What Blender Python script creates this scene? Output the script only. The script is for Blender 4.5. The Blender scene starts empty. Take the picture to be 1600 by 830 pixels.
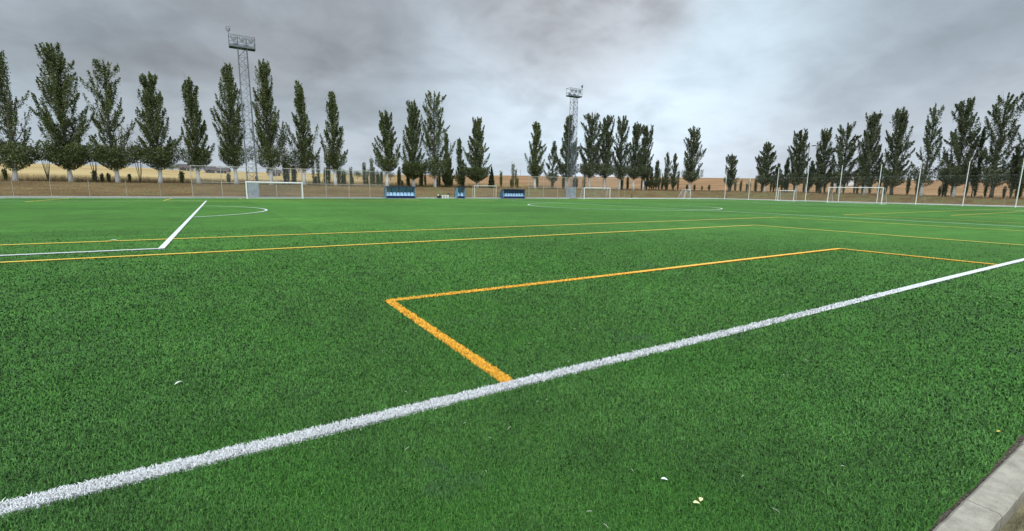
import bpy, math, random
import numpy as np
from mathutils import Matrix, Vector

S = bpy.context.scene
COL = S.collection
rad = math.radians

# ------------------------------------------------------------ camera
cam_d = bpy.data.cameras.new('camera'); cam = bpy.data.objects.new('camera', cam_d); COL.objects.link(cam)
cam_d.sensor_fit = 'HORIZONTAL'; cam_d.sensor_width = 36.0; cam_d.lens = 725.465 / 1600 * 36
cam_d.clip_start = 0.05; cam_d.clip_end = 9000
# rows: the pitch axes (along, across, up) as the camera sees them
Rm = Matrix(((0.850532, 0.073928, -0.520702), (-0.525757, 0.144439, -0.838282), (0.013237, 0.986748, 0.161718)))
cam.matrix_world = Matrix.Translation((0, 0, 1.5)) @ Rm.to_4x4()
S.camera = cam

# ------------------------------------------------------------ view, sun, sky
S.view_settings.view_transform = 'Standard'; S.view_settings.look = 'None'
S.view_settings.exposure = 0.0; S.view_settings.gamma = 1.0
S.cycles.max_bounces = 6; S.cycles.transparent_max_bounces = 12

SUN_EL, SUN_AZ = 52.0, 218.0          # azimuth from +y towards +x
sd = bpy.data.lights.new('sun', 'SUN'); sd.energy = 1.5; sd.angle = rad(25); sd.color = (1.0, 0.97, 0.92)
sun = bpy.data.objects.new('sun', sd); COL.objects.link(sun)
dirv = Vector((math.sin(rad(SUN_AZ)) * math.cos(rad(SUN_EL)), math.cos(rad(SUN_AZ)) * math.cos(rad(SUN_EL)), math.sin(rad(SUN_EL))))
sun.rotation_euler = dirv.to_track_quat('Z', 'Y').to_euler()


class NT:
    """tiny helper to write node graphs"""
    def __init__(s, tree): s.t = tree; s.n = tree.nodes; s.l = tree.links
    def set(s, sock, v):
        if isinstance(v, bpy.types.NodeSocket): s.l.new(v, sock)
        elif v is not None: sock.default_value = v
    def node(s, typ, **kw):
        n = s.n.new(typ)
        for k, v in kw.items(): setattr(n, k, v)
        return n
    def m(s, op, a, b=None, c=None, clamp=False):
        n = s.node('ShaderNodeMath', operation=op, use_clamp=clamp)
        for i, v in enumerate((a, b, c)):
            if v is not None: s.set(n.inputs[i], v)
        return n.outputs[0]
    def v(s, op, a, b=None):
        n = s.node('ShaderNodeVectorMath', operation=op); s.set(n.inputs[0], a)
        if b is not None: s.set(n.inputs[1], b)
        return n.outputs['Value'] if op in ('DOT_PRODUCT', 'LENGTH', 'DISTANCE') else n.outputs[0]
    def mix(s, f, a, b, mode='MIX'):
        n = s.node('ShaderNodeMix', data_type='RGBA', blend_type=mode, clamp_factor=True)
        s.set(n.inputs[0], f); s.set(n.inputs[6], c4(a)); s.set(n.inputs[7], c4(b)); return n.outputs[2]
    def noise(s, vec, scale, detail=3, rough=.55, dist=0, dim='3D'):
        n = s.node('ShaderNodeTexNoise', noise_dimensions=dim); s.set(n.inputs['Vector'], vec)
        n.inputs['Scale'].default_value = scale; n.inputs['Detail'].default_value = detail
        n.inputs['Roughness'].default_value = rough; n.inputs['Distortion'].default_value = dist
        return n.outputs[0]
    def rng(s, x, a, b, c=0., d=1., smooth=True):
        n = s.node('ShaderNodeMapRange', interpolation_type='SMOOTHSTEP' if smooth else 'LINEAR')
        s.set(n.inputs[0], x)
        for i, q in zip((1, 2, 3, 4), (a, b, c, d)): s.set(n.inputs[i], q)
        return n.outputs[0]
    def sep(s, vec): n = s.node('ShaderNodeSeparateXYZ'); s.set(n.inputs[0], vec); return n.outputs
    def comb(s, x, y, z):
        n = s.node('ShaderNodeCombineXYZ')
        for i, q in enumerate((x, y, z)): s.set(n.inputs[i], q)
        return n.outputs[0]


def c4(c):
    if isinstance(c, (tuple, list)) and len(c) == 3: return (*c, 1.0)
    return c


# world: thin blue of the sky texture behind a broken overcast
W = bpy.data.worlds.new('World'); S.world = W; W.use_nodes = True
w = NT(W.node_tree); w.n.clear()
sky = w.node('ShaderNodeTexSky', sky_type='NISHITA'); sky.sun_disc = False
sky.sun_elevation = rad(SUN_EL); sky.sun_rotation = rad(SUN_AZ)
skyc = w.mix(1.0, sky.outputs[0], (0.6, 0.6, 0.6), 'MULTIPLY')
D = w.v('NORMALIZE', w.node('ShaderNodeTexCoord').outputs['Generated'])
dx, dy, dz = w.sep(D)
inv = w.m('DIVIDE', 1.0, w.m('ADD', w.m('MAXIMUM', dz, 0.0), 0.34))
P = w.comb(w.m('MULTIPLY', dx, inv), w.m('MULTIPLY', dy, inv), 0.0)
n1 = w.noise(P, 1.25, 3, .5, .3)
n2 = w.noise(w.v('ADD', P, (7.3, 2.1, 4.0)), 3.4, 4, .5, .35)
n3 = w.noise(w.v('ADD', P, (1.7, 9.1, 2.0)), 0.6, 3, .5, .3)
def spot(vx, vy, vz, c0, c1):
    q = Vector((vx, vy, vz)).normalized()
    return w.rng(w.v('DOT_PRODUCT', D, tuple(q)), c0, c1)
bright = w.m('MULTIPLY', spot(.665, .70, .31, .895, 1.0), w.rng(n2, .33, .62, .72, 1.0))
bright2 = w.m('MULTIPLY', spot(.74, .60, .31, .96, 1.0), .6)
dark = w.m('MULTIPLY', spot(.565, .71, .42, .958, .992), w.rng(n2, .3, .65, 1.0, .7))
dark2 = w.m('MULTIPLY', spot(.0, .90, .40, .90, .99), w.rng(n1, .35, .62, 1.0, .35))
n4 = w.noise(w.v('ADD', P, (3.3, 5.1, 8.0)), 8.0, 4, .55, .4)
tone = w.m('ADD', w.rng(n1, .3, .7, -.6, .6), w.rng(n2, .3, .7, -.62, .62))
tone = w.m('ADD', tone, w.rng(n4, .3, .7, -.34, .34))
tone = w.m('ADD', tone, w.rng(n3, .3, .7, -.3, .3))
base = w.m('ADD', 0.495, w.m('MULTIPLY', tone, .075))
base = w.m('SUBTRACT', base, w.m('MULTIPLY', w.rng(dx, -.5, .85, 1., 0.), .075))
base = w.m('ADD', base, w.m('MULTIPLY', bright, .36))
base = w.m('ADD', base, w.m('MULTIPLY', bright2, .14))
base = w.m('SUBTRACT', base, w.m('MULTIPLY', dark, .34))
base = w.m('SUBTRACT', base, w.m('MULTIPLY', dark2, .10))
base = w.m('ADD', base, w.m('MULTIPLY', w.rng(dz, 0.0, .30, 1., 0.), .15))     # lighter band low over the fields
zen = w.m('MULTIPLY', w.rng(dz, .38, .90, 1.0, 4.0), w.rng(w.m('ADD', w.m('MULTIPLY', dx, .52), w.m('MULTIPLY', dy, .84)), -.7, .25, 1.7, 1.0))   # unseen sky behind the viewer is brightened to light the trees                                        # overcast is brightest overhead
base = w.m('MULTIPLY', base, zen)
tint = w.mix(w.rng(n3, .35, .65), (.83, 1.0, 1.13), (.89, 1.0, 1.125))
tint = w.mix(w.m('ADD', dark, w.m('MULTIPLY', dark2, .8), clamp=True), tint, (.97, 1.0, 1.07))
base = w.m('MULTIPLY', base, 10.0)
cl = w.v('SCALE', tint); cl.node.inputs['Scale'].default_value = 1.0
w.l.new(base, cl.node.inputs['Scale'])
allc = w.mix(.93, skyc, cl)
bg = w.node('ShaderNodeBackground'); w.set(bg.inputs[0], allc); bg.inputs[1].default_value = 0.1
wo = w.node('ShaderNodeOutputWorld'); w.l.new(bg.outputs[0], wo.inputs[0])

# ------------------------------------------------------------ material helpers
def newmat(name, rough=.7, spec=.3):
    m = bpy.data.materials.new(name); m.use_nodes = True
    q = NT(m.node_tree); b = q.n['Principled BSDF']
    b.inputs['Roughness'].default_value = rough; b.inputs['Specular IOR Level'].default_value = spec
    return m, q, b

def simple(name, col, rough=.7, spec=.3, metal=0, var=.15, scale=6.):
    m, q, b = newmat(name, rough, spec)
    pos = q.node('ShaderNodeNewGeometry').outputs['Position']
    f = q.rng(q.noise(pos, scale, 4), .3, .7)
    a = tuple(c * (1 - var) for c in col); z = tuple(min(1, c * (1 + var)) for c in col)
    q.set(b.inputs['Base Color'], q.mix(f, a, z)); b.inputs['Metallic'].default_value = metal
    return m

def bump(q, b, h, strength=.4, dist=.02):
    n = q.node('ShaderNodeBump'); n.inputs['Strength'].default_value = strength; n.inputs['Distance'].default_value = dist
    q.set(n.inputs['Height'], h); q.l.new(n.outputs[0], b.inputs['Normal'])

def blade_like(name, ca, cb, patchy=True, rough=.45):
    """fibres: two tones per fibre from the colour attribute, tone drifting over the pitch and by roll"""
    m, q, b = newmat(name, rough, .18)
    pos = q.node('ShaderNodeNewGeometry').outputs['Position']
    at = q.node('ShaderNodeAttribute', attribute_name='rnd'); f = at.outputs['Fac']
    col = q.mix(f, ca, cb)
    if patchy:
        x, y, z = q.sep(pos)
        flat = q.comb(x, y, 0.0)
        big = q.rng(q.noise(flat, .35, 3), .3, .7, .80, 1.16)
        mid = q.rng(q.noise(flat, 2.6, 4), .3, .7, .86, 1.12)
        roll = q.m('FLOOR', q.m('DIVIDE', q.m('ADD', x, 100.12), 4.1))
        wn = q.node('ShaderNodeTexWhiteNoise', noise_dimensions='1D'); q.set(wn.inputs['W'], roll)
        rr = q.rng(wn.outputs[0], 0, 1, .93, 1.07, False)
        k = q.m('MULTIPLY', q.m('MULTIPLY', big, mid), rr)
        sc = q.node('ShaderNodeVectorMath', operation='SCALE'); q.set(sc.inputs[0], col); q.set(sc.inputs['Scale'], k)
        col = sc.outputs[0]
        worn = q.m('MULTIPLY', q.rng(q.noise(flat, 1.6, 4, .6), .56, .66), q.rng(q.noise(flat, .5, 2), .48, .62))
        col = q.mix(q.m('MULTIPLY', q.rng(q.noise(flat, .6, 2), .45, .62), .55), col, q.mix(f, (.012, .075, .006), (.075, .24, .022)))
        col = q.mix(q.m('MULTIPLY', worn, .42), col, (.045, .062, .05))     # black infill dragged up
    q.set(b.inputs['Base Color'], col)
    nn = q.v('NORMALIZE', q.v('ADD', q.v('MULTIPLY', q.node('ShaderNodeNewGeometry').outputs['Normal'], (.75, .75, .4)), (0, 0, .75)))
    q.l.new(nn, b.inputs['Normal'])                                    # a bundle of fibres scatters like soft pile
    return m

GA, GB = (.014, .068, .008), (.096, .240, .038)
M = {}
M['grass'] = blade_like('turf_fibre', (.012, .056, .007), (.098, .250, .041))
M['white_fibre'] = blade_like('white_fibre', (.50, .50, .49), (.82, .82, .81), False)
M['orange_fibre'] = blade_like('orange_fibre', (.80, .34, .018), (.98, .55, .07), False)
M['yellow_fibre'] = blade_like('yellow_fibre', (.72, .46, .05), (.90, .62, .12), False)

# turf carpet
m, q, b = newmat('turf', .8, .12); M['turf'] = m
pos = q.node('ShaderNodeNewGeometry').outputs['Position']; x, y, z = q.sep(pos)
fine = q.rng(q.noise(pos, 60, 4, .75), .3, .7)
flat = q.comb(x, y, 0.0)
mid = q.rng(q.noise(flat, 1.3, 4, .6), .3, .7, .86, 1.13); big = q.m('MULTIPLY', q.rng(q.noise(flat, .12, 3), .3, .7, .84, 1.14), q.rng(q.noise(q.comb(q.m('MULTIPLY', x, .15), y, 0.0), .45, 3), .3, .7, .92, 1.07))
roll = q.m('FLOOR', q.m('DIVIDE', q.m('ADD', x, 100.12), 4.1))
wn = q.node('ShaderNodeTexWhiteNoise', noise_dimensions='1D'); q.set(wn.inputs['W'], roll)
k = q.m('MULTIPLY', q.m('MULTIPLY', mid, big), q.rng(wn.outputs[0], 0, 1, .90, 1.10, False))
col = q.mix(fine, GA, GB)
sc = q.node('ShaderNodeVectorMath', operation='SCALE'); q.set(sc.inputs[0], col); q.set(sc.inputs['Scale'], k)
sm = q.m('FRACT', q.m('DIVIDE', q.m('ADD', x, 100.12), 4.1))
seam = q.m('LESS_THAN', sm, .006)
q.set(b.inputs['Base Color'], q.mix(q.m('MULTIPLY', seam, .6), sc.outputs[0], (.02, .05, .02)))
bump(q, b, q.noise(pos, 60, 4, .7), .6, .02)

# terrain
m, q, b = newmat('earth', .95, .05); M['earth'] = m
pos = q.node('ShaderNodeNewGeometry').outputs['Position']; x, y, z = q.sep(pos)
str_ = q.comb(q.m('MULTIPLY', x, .22), q.m('MULTIPLY', y, 1.0), q.m('MULTIPLY', z, 6.0))
na = q.noise(pos, .5, 5, .6); nb = q.noise(pos, 5, 5, .65); nc = q.noise(str_, .8, 4, .6)
bank = q.mix(q.rng(nc, .35, .65), (.125, .080, .040), (.20, .140, .068))
bank = q.mix(q.m('MULTIPLY', q.rng(na, .45, .65), q.rng(x, 10, 45, .3, 1.0)), bank, (.15, .155, .065))
bank = q.mix(q.m('MULTIPLY', q.rng(nb, .45, .65), .7), bank, (.075, .055, .032))
az = q.m('DIVIDE', x, q.m('MAXIMUM', y, 1.0))
fur = q.noise(q.comb(q.m('MULTIPLY', x, .02), q.m('MULTIPLY', y, .09), q.m('MULTIPLY', z, .9)), 1.0, 4, .6)
straw = q.mix(q.rng(fur, .38, .62), (.33, .235, .105), (.43, .325, .155))
plough = q.mix(q.rng(fur, .38, .62), (.21, .118, .058), (.30, .18, .092))
field = q.mix(q.rng(q.m('ADD', az, q.m('MULTIPLY', q.m('SUBTRACT', na, .5), .1)), .15, .42), straw, plough)
field = q.mix(q.m('MULTIPLY', q.rng(nb, .45, .7), .25), field, (.22, .15, .08))
ox = q.m('SUBTRACT', x, 108.0); oy = q.m('SUBTRACT', y, 80.0)
dd = q.m('MAXIMUM', ox, oy)
col = q.mix(q.rng(q.m('ADD', dd, q.m('MULTIPLY', nb, 4)), 0, 6), bank, field)
near = q.mix(q.rng(nb, .35, .65), (.13, .12, .07), (.25, .22, .13))
col = q.mix(q.m('LESS_THAN', y, .55), col, near)
q.set(b.inputs['Base Color'], col); bump(q, b, nb, .7, .08)

# concrete
def concrete(name, a, c, sc=9.):
    m, q, b = newmat(name, .85, .2)
    pos = q.node('ShaderNodeNewGeometry').outputs['Position']
    st = q.noise(pos, sc, 8, .75); sp = q.noise(pos, 220, 3, .8); blot = q.noise(pos, 2.3, 4)
    col = q.mix(q.rng(st, .3, .7), a, c)
    col = q.mix(q.m('MULTIPLY', q.rng(sp, .52, .66), .5), col, tuple(v * .45 for v in a))
    col = q.mix(q.m('MULTIPLY', q.rng(blot, .5, .7), .3), col, tuple(v * .72 for v in a))
    if name == 'pale_concrete': col = q.mix(q.rng(q.sep(pos)[0], 35, 62, .62, 0), col, tuple(v * .42 for v in a))     # darker towards the far left end
    q.set(b.inputs['Base Color'], col); bump(q, b, q.m('ADD', st, q.m('MULTIPLY', sp, .4)), .35, .01)
    return m
M['kerb'] = concrete('kerb_concrete', (.23, .208, .165), (.39, .357, .29))
M['pale_kerb'] = concrete('pale_concrete', (.60, .59, .56), (.80, .79, .76), 3)
M['path'] = concrete('path_concrete', (.22, .20, .17), (.36, .33, .29), 2)
M['gravel'] = simple('gravel', (.085, .070, .055), .95, .1, 0, .8, 120)
M['white'] = simple('white_paint', (.88, .87, .86), .4, .4, 0, .06)
M['cream'] = simple('cream_paint', (.66, .60, .48), .45, .4, 0, .08)
M['pole'] = simple('pole_paint', (.80, .79, .77), .45, .4, 0, .1)
M['galv'] = simple('galvanised', (.155, .165, .19), .6, .4, .1, .18, 3)
M['galv_pale'] = simple('galvanised_sheet', (.34, .37, .42), .6, .4, .1, .15, 2)
M['rust_post'] = simple('fence_tube', (.44, .41, .36), .6, .4, .1, .2, 3)
M['old_post'] = simple('old_tube', (.36, .32, .26), .7, .3, 0, .2, 3)
M['wire'] = simple('wire', (.38, .38, .37), .6, .3, .1, .1)
M['net'] = simple('net_cord', (.62, .62, .60), .9, .1, 0, .1)
M['lamp_body'] = simple('lamp_housing', (.10, .10, .11), .5, .4, .3, .2)
M['lamp_glass'] = simple('lamp_glass', (.32, .34, .37), .15, .6)
M['navy'] = simple('navy_panel', (.008, .022, .09), .35, .5, 0, .2)
M['seat_blue'] = simple('pale_blue_seat', (.50, .70, .95), .4, .5, 0, .1)
M['frame_grey'] = simple('dugout_frame', (.24, .25, .29), .5, .5, .2, .15)
M['black'] = simple('black_fabric', (.02, .02, .022), .8, .2)
M['plastic_white'] = simple('white_plastic', (.8, .8, .78), .4, .4, 0, .05)
M['tile'] = simple('roof_tile', (.10, .085, .085), .9, .1)
M['wall'] = simple('house_wall', (.42, .37, .30), .9, .1)
M['pale_wall'] = simple('pale_wall', (.66, .66, .66), .8, .1)
M['glass'] = simple('window_glass', (.05, .06, .07), .15, .6)
M['straw'] = blade_like('straw_fibre', (.25, .17, .075), (.48, .36, .175), False, .8)
M['weed'] = blade_like('dead_weed', (.10, .065, .035), (.30, .21, .11), False, .9)
M['bankgrass'] = blade_like('bank_grass', (.115, .078, .036), (.27, .195, .088), False, .9)
M['leaf_yellow'] = simple('yellow_leaf', (.62, .60, .30), .6, .3, 0, .25, 60)
M['leaf_pale'] = simple('pale_leaf', (.50, .56, .44), .6, .3, 0, .2, 60)
M['leaf_orange'] = simple('orange_leaf', (.65, .42, .08), .6, .3, 0, .2, 60)
M['paper'] = simple('paper', (.85, .85, .83), .7, .2, 0, .05)
M['straw_bit'] = simple('straw_bit', (.72, .72, .55), .6, .2, 0, .15, 30)
# twin-wall plastic of the dugouts
m, q, b = newmat('dugout_plastic', .25, .5); M['poly'] = m
pos = q.node('ShaderNodeNewGeometry').outputs['Position']
q.set(b.inputs['Base Color'], q.mix(q.rng(q.noise(pos, 2.5, 4), .3, .7), (.12, .30, .42), (.22, .44, .56)))
b.inputs['Alpha'].default_value = .82
m, q, b = newmat('dugout_plastic_dark', .25, .5); M['poly_dark'] = m
pos = q.node('ShaderNodeNewGeometry').outputs['Position']
q.set(b.inputs['Base Color'], q.mix(q.rng(q.noise(pos, 2.5, 4), .3, .7), (.03, .09, .20), (.09, .21, .36)))
b.inputs['Alpha'].default_value = .9

# leaves
def leaf_mat(name, dk, lt, gl):
    m, q, b = newmat(name, .5, .35)
    pos = q.node('ShaderNodeNewGeometry').outputs['Position']
    f = q.node('ShaderNodeAttribute', attribute_name='rnd').outputs['Fac']
    col = q.mix(f, dk, lt)
    col = q.mix(q.m('MULTIPLY', q.rng(f, .80, .92), .75), col, gl)         # pale undersides
    k = q.rng(q.noise(pos, .8, 3), .3, .7, .75, 1.25)
    sc = q.node('ShaderNodeVectorMath', operation='SCALE'); q.set(sc.inputs[0], col); q.set(sc.inputs['Scale'], k)
    q.set(b.inputs['Base Color'], sc.outputs[0])
    tr_ = q.node('ShaderNodeBsdfTranslucent'); q.l.new(sc.outputs[0], tr_.inputs[0])      # thin leaves let light through
    mx = q.node('ShaderNodeMixShader'); mx.inputs[0].default_value = .45
    q.l.new(b.outputs[0], mx.inputs[1]); q.l.new(tr_.outputs[0], mx.inputs[2]); q.l.new(mx.outputs[0], q.n['Material Output'].inputs['Surface']); return m
M['leaf'] = leaf_mat('poplar_leaf', (.044, .068, .015), (.18, .21, .058), (.38, .40, .28))
M['leaf_grey'] = leaf_mat('poplar_leaf_greyish', (.054, .072, .028), (.17, .192, .086), (.38, .40, .31))
M['leaf_olive'] = leaf_mat('shoot_leaf', (.08, .10, .028), (.19, .21, .075), (.21, .24, .14))
M['juniper'] = leaf_mat('cypress_leaf', (.020, .045, .014), (.050, .085, .028), (.07, .10, .05))
# bark, whitewashed to knee or chest height
def bark_mat(name, hwash):
    m, q, b = newmat(name, .9, .15)
    tc = q.node('ShaderNodeTexCoord').outputs['Object']; x, y, z = q.sep(tc)
    f = q.rng(q.noise(q.comb(q.m('MULTIPLY', x, 3), q.m('MULTIPLY', y, 3), z), 3, 5, .7), .35, .65)
    bark = q.mix(f, (.09, .085, .07), (.20, .19, .165))
    wash = q.mix(q.rng(q.noise(tc, 4, 5, .7), .55, .72), (.84, .82, .79), (.46, .44, .41))
    e = q.m('ADD', z, q.m('MULTIPLY', q.noise(tc, 5, 3), .3))
    q.set(b.inputs['Base Color'], q.mix(q.rng(e, hwash, hwash + .12), wash, bark)); bump(q, b, f, .5, .05); return m
M['bark'] = bark_mat('whitewashed_bark', 2.6)
M['bark_plain'] = bark_mat('bark', -9)

# ------------------------------------------------------------ mesh helpers
def tag(o, label=None, cat=None, group=None, kind=None):
    if label: o['label'] = label
    if cat: o['category'] = cat
    if group: o['group'] = group
    if kind: o['kind'] = kind
    return o

def empty(name, loc, rz=0.):
    o = bpy.data.objects.new(name, None); COL.objects.link(o); o.location = loc; o.rotation_euler = (0, 0, rz)
    o.empty_display_size = .3
    return o

def link(name, me, mat, parent=None, loc=None):
    o = bpy.data.objects.new(name, me); COL.objects.link(o)
    if mat is not None and not me.materials: me.materials.append(mat)
    if parent is not None: o.parent = parent
    if loc is not None: o.location = loc
    return o

def npmesh(name, V, loops, counts, rnd=None, smooth=False):
    """mesh from numpy arrays: V (n,3), loops flat vertex indices, counts per face, rnd per face"""
    me = bpy.data.meshes.new(name)
    me.vertices.add(len(V)); me.vertices.foreach_set('co', np.asarray(V, np.float32).ravel())
    me.loops.add(len(loops)); me.loops.foreach_set('vertex_index', np.asarray(loops, np.int32))
    st = np.concatenate(([0], np.cumsum(counts)[:-1])).astype(np.int32)
    me.polygons.add(len(counts)); me.polygons.foreach_set('loop_start', st)
    me.polygons.foreach_set('loop_total', np.asarray(counts, np.int32))
    if rnd is not None:
        a = me.attributes.new('rnd', 'FLOAT', 'FACE'); a.data.foreach_set('value', np.asarray(rnd, np.float32))
    me.update(calc_edges=True)
    if smooth: me.polygons.foreach_set('use_smooth', np.ones(len(counts), bool))
    return me


class MB:
    def __init__(s): s.v = []; s.f = []
    def box(s, c, d, rz=0.):
        cx, cy, cz = c; hx, hy, hz = d[0] / 2, d[1] / 2, d[2] / 2; n = len(s.v); ca, sa = math.cos(rz), math.sin(rz)
        for X in (-hx, hx):
            for Y in (-hy, hy):
                for Z in (-hz, hz): s.v.append((cx + X * ca - Y * sa, cy + X * sa + Y * ca, cz + Z))
        s.f += [[n + i for i in q] for q in ((0, 1, 3, 2), (4, 6, 7, 5), (0, 4, 5, 1), (2, 3, 7, 6), (0, 2, 6, 4), (1, 5, 7, 3))]
        return s
    def tube(s, a, b, r, r2=None, n=8):
        a = Vector(a); b = Vector(b); r2 = r if r2 is None else r2
        z = (b - a).normalized(); u = z.orthogonal().normalized(); w_ = z.cross(u); k = len(s.v)
        for p, rr in ((a, r), (b, r2)):
            for i in range(n):
                t = 2 * math.pi * i / n; s.v.append(tuple(p + u * math.cos(t) * rr + w_ * math.sin(t) * rr))
        for i in range(n):
            j = (i + 1) % n; s.f.append([k + i, k + j, k + n + j, k + n + i])
        s.f.append([k + i for i in range(n)][::-1]); s.f.append([k + n + i for i in range(n)])
        return s
    def path(s, pts, rs, n=8):
        k = len(s.v); pts = [Vector(p) for p in pts]
        for i, p in enumerate(pts):
            z = (pts[min(i + 1, len(pts) - 1)] - pts[max(i - 1, 0)]).normalized()
            u = z.cross(Vector((0.13, 1, 0.05))).normalized(); w_ = z.cross(u)
            for j in range(n):
                t = 2 * math.pi * j / n; s.v.append(tuple(p + u * math.cos(t) * rs[i] + w_ * math.sin(t) * rs[i]))
        for i in range(len(pts) - 1):
            for j in range(n):
                jj = (j + 1) % n; s.f.append([k + i * n + j, k + i * n + jj, k + (i + 1) * n + jj, k + (i + 1) * n + j])
        s.f.append([k + (len(pts) - 1) * n + j for j in range(n)]); s.f.append([k + j for j in range(n)][::-1])
        return s
    def lathe(s, c, prof, n=14):
        k = len(s.v)
        for r, z in prof:
            for j in range(n):
                t = 2 * math.pi * j / n; s.v.append((c[0] + r * math.cos(t), c[1] + r * math.sin(t), c[2] + z))
        for i in range(len(prof) - 1):
            for j in range(n):
                jj = (j + 1) % n; s.f.append([k + i * n + j, k + i * n + jj, k + (i + 1) * n + jj, k + (i + 1) * n + j])
        s.f.append([k + j for j in range(n)][::-1]); s.f.append([k + (len(prof) - 1) * n + j for j in range(n)])
        return s
    def quad(s, *p):
        k = len(s.v); s.v += [tuple(q) for q in p]; s.f.append([k + i for i in range(len(p))]); return s
    def build(s, name, mat, parent=None, loc=None, smooth=False):
        me = bpy.data.meshes.new(name); me.from_pydata(s.v, [], s.f); me.update()
        if smooth: me.polygons.foreach_set('use_smooth', np.ones(len(me.polygons), bool))
        return link(name, me, mat, parent, loc)


def copy_tree(o, parent=None):
    c = o.copy(); COL.objects.link(c)
    if parent is not None: c.parent = parent
    for ch in list(o.children): copy_tree(ch, c)
    return c

rng = np.random.default_rng(7); random.seed(5)

# ------------------------------------------------------------ terrain
EDGE_Y, EDGE_X = 66.4, 97.0
def sst(t): t = np.clip(t, 0, 1); return t * t * (3 - 2 * t)
def vnoise(x, y):
    return (np.sin(x * .9 + 1.3 * np.sin(y * .7)) * np.sin(y * .8 + 1.1 * np.sin(x * .5 + 2)) + .5 * np.sin(x * 2.3 + y * 1.7) * np.sin(y * 2.9 - x * 1.1 + 1)) / 1.5
AZ = [-60, -15.5, -9.6, -5, -2.3, 3, 9.6, 31.7, 53.8, 68.4, 79, 110]
EL = [1.8, 2.05, 2.0, 1.75, 1.62, 1.6, 1.75, 2.03, 1.93, 1.72, 1.5, 1.4]
def terrain(x, y):
    x = np.asarray(x, float); y = np.asarray(y, float)
    dX = x - EDGE_X; dY = y - EDGE_Y; d = np.maximum(dX, dY)
    top = 1.62 - .55 * sst((60 - y) / 45) * (dX > -5)
    top = np.where(y < 5, top * sst((y + 25) / 30), top)
    h = -.06 + (top + .06) * sst((d - .1) / 5.5)
    h = h + np.where(d > .3, .05 * vnoise(x * 1.1, y * 1.1) * sst(d / 3), 0)
    R_ = np.hypot(x, y); az = np.degrees(np.arctan2(x, y)); e = np.interp(az, AZ, EL)
    Rt = np.interp(az, [-60, -5, 5, 60], [210, 240, 420, 420])
    crest = 1.5 + np.tan(np.radians(e)) * Rt
    g = sst((R_ - np.hypot(np.minimum(x, 110), np.minimum(y, 84))) / (Rt - 60) * .9) * sst((d - 10) / 25)
    g = np.where(d > 10, g, 0)
    h = h + (crest - h) * np.clip(g, 0, 1)
    h = h + .35 * vnoise(x * .03, y * .03) * sst((d - 20) / 60)
    h = h - sst((R_ - Rt * 1.15) / 900) * 12
    out = (y < .4) & (x < EDGE_X)
    h = np.where(out, -.015 + .006 * vnoise(x * 6, y * 6), h)
    return h
def axis(lo, hi, dlo, dhi, fine, far):
    a = list(np.arange(dlo, dhi, fine)); v_ = dhi; st = fine
    while v_ < hi: a.append(v_); st *= 1.12; v_ += min(st, far)
    a.append(hi); v_ = dlo - fine; st = fine; pre = []
    while v_ > lo: pre.append(v_); st *= 1.15; v_ -= min(st, far)
    pre.append(lo); return np.array(pre[::-1] + a)
gx = np.unique(np.concatenate([axis(-2600, 2600, -30, 112, 1.0, 90), np.arange(95, 106, .4), np.arange(1.5, 5, .25)]))
gy = np.unique(np.concatenate([axis(-2600, 2600, 62, 84, .5, 60), np.arange(-6, 62, 2.0), np.array([-1, -.5, 0, .2, .39, .41, .45])]))
GX, GY = np.meshgrid(gx, gy); GZ = terrain(GX, GY)
nx, ny = len(gx), len(gy); idx = np.arange(nx * ny).reshape(ny, nx)
F = np.stack([idx[:-1, :-1], idx[:-1, 1:], idx[1:, 1:], idx[1:, :-1]], -1).reshape(-1, 4)
me = npmesh('ground', np.stack([GX, GY, GZ], -1).reshape(-1, 3), F.ravel(), np.full(len(F), 4), smooth=True)
tag(link('ground', me, M['earth']), kind='structure')

# ------------------------------------------------------------ pitch
X0, X1, Y0, Y1 = -24., 94.6, .600, 65.3
def turf_edge(x): return Y0 + .004 * np.sin(x * 7.1) + .003 * np.sin(x * 23) + .034 * np.exp(-((x - 2.32) / .22) ** 4) + .02 * np.exp(-((x - 4.2) / .3) ** 2)
mb = MB(); xs = np.concatenate([np.arange(X0, 0, 2.), np.arange(0, 8, .04), np.arange(8, X1, 2.), [X1]])
vv = []
for xx in xs: vv += [(xx, float(turf_edge(xx)), 0.), (xx, Y1, 0.)]
ff = [[2 * i, 2 * i + 2, 2 * i + 3, 2 * i + 1] for i in range(len(xs) - 1)]
mb.v = vv; mb.f = ff; tag(mb.build('turf_pitch', M['turf']), kind='structure')
MB().box((35, .60, -.02), (122, .10, .03)).build('gravel_strip', M['gravel'])['kind'] = 'structure'

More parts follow.
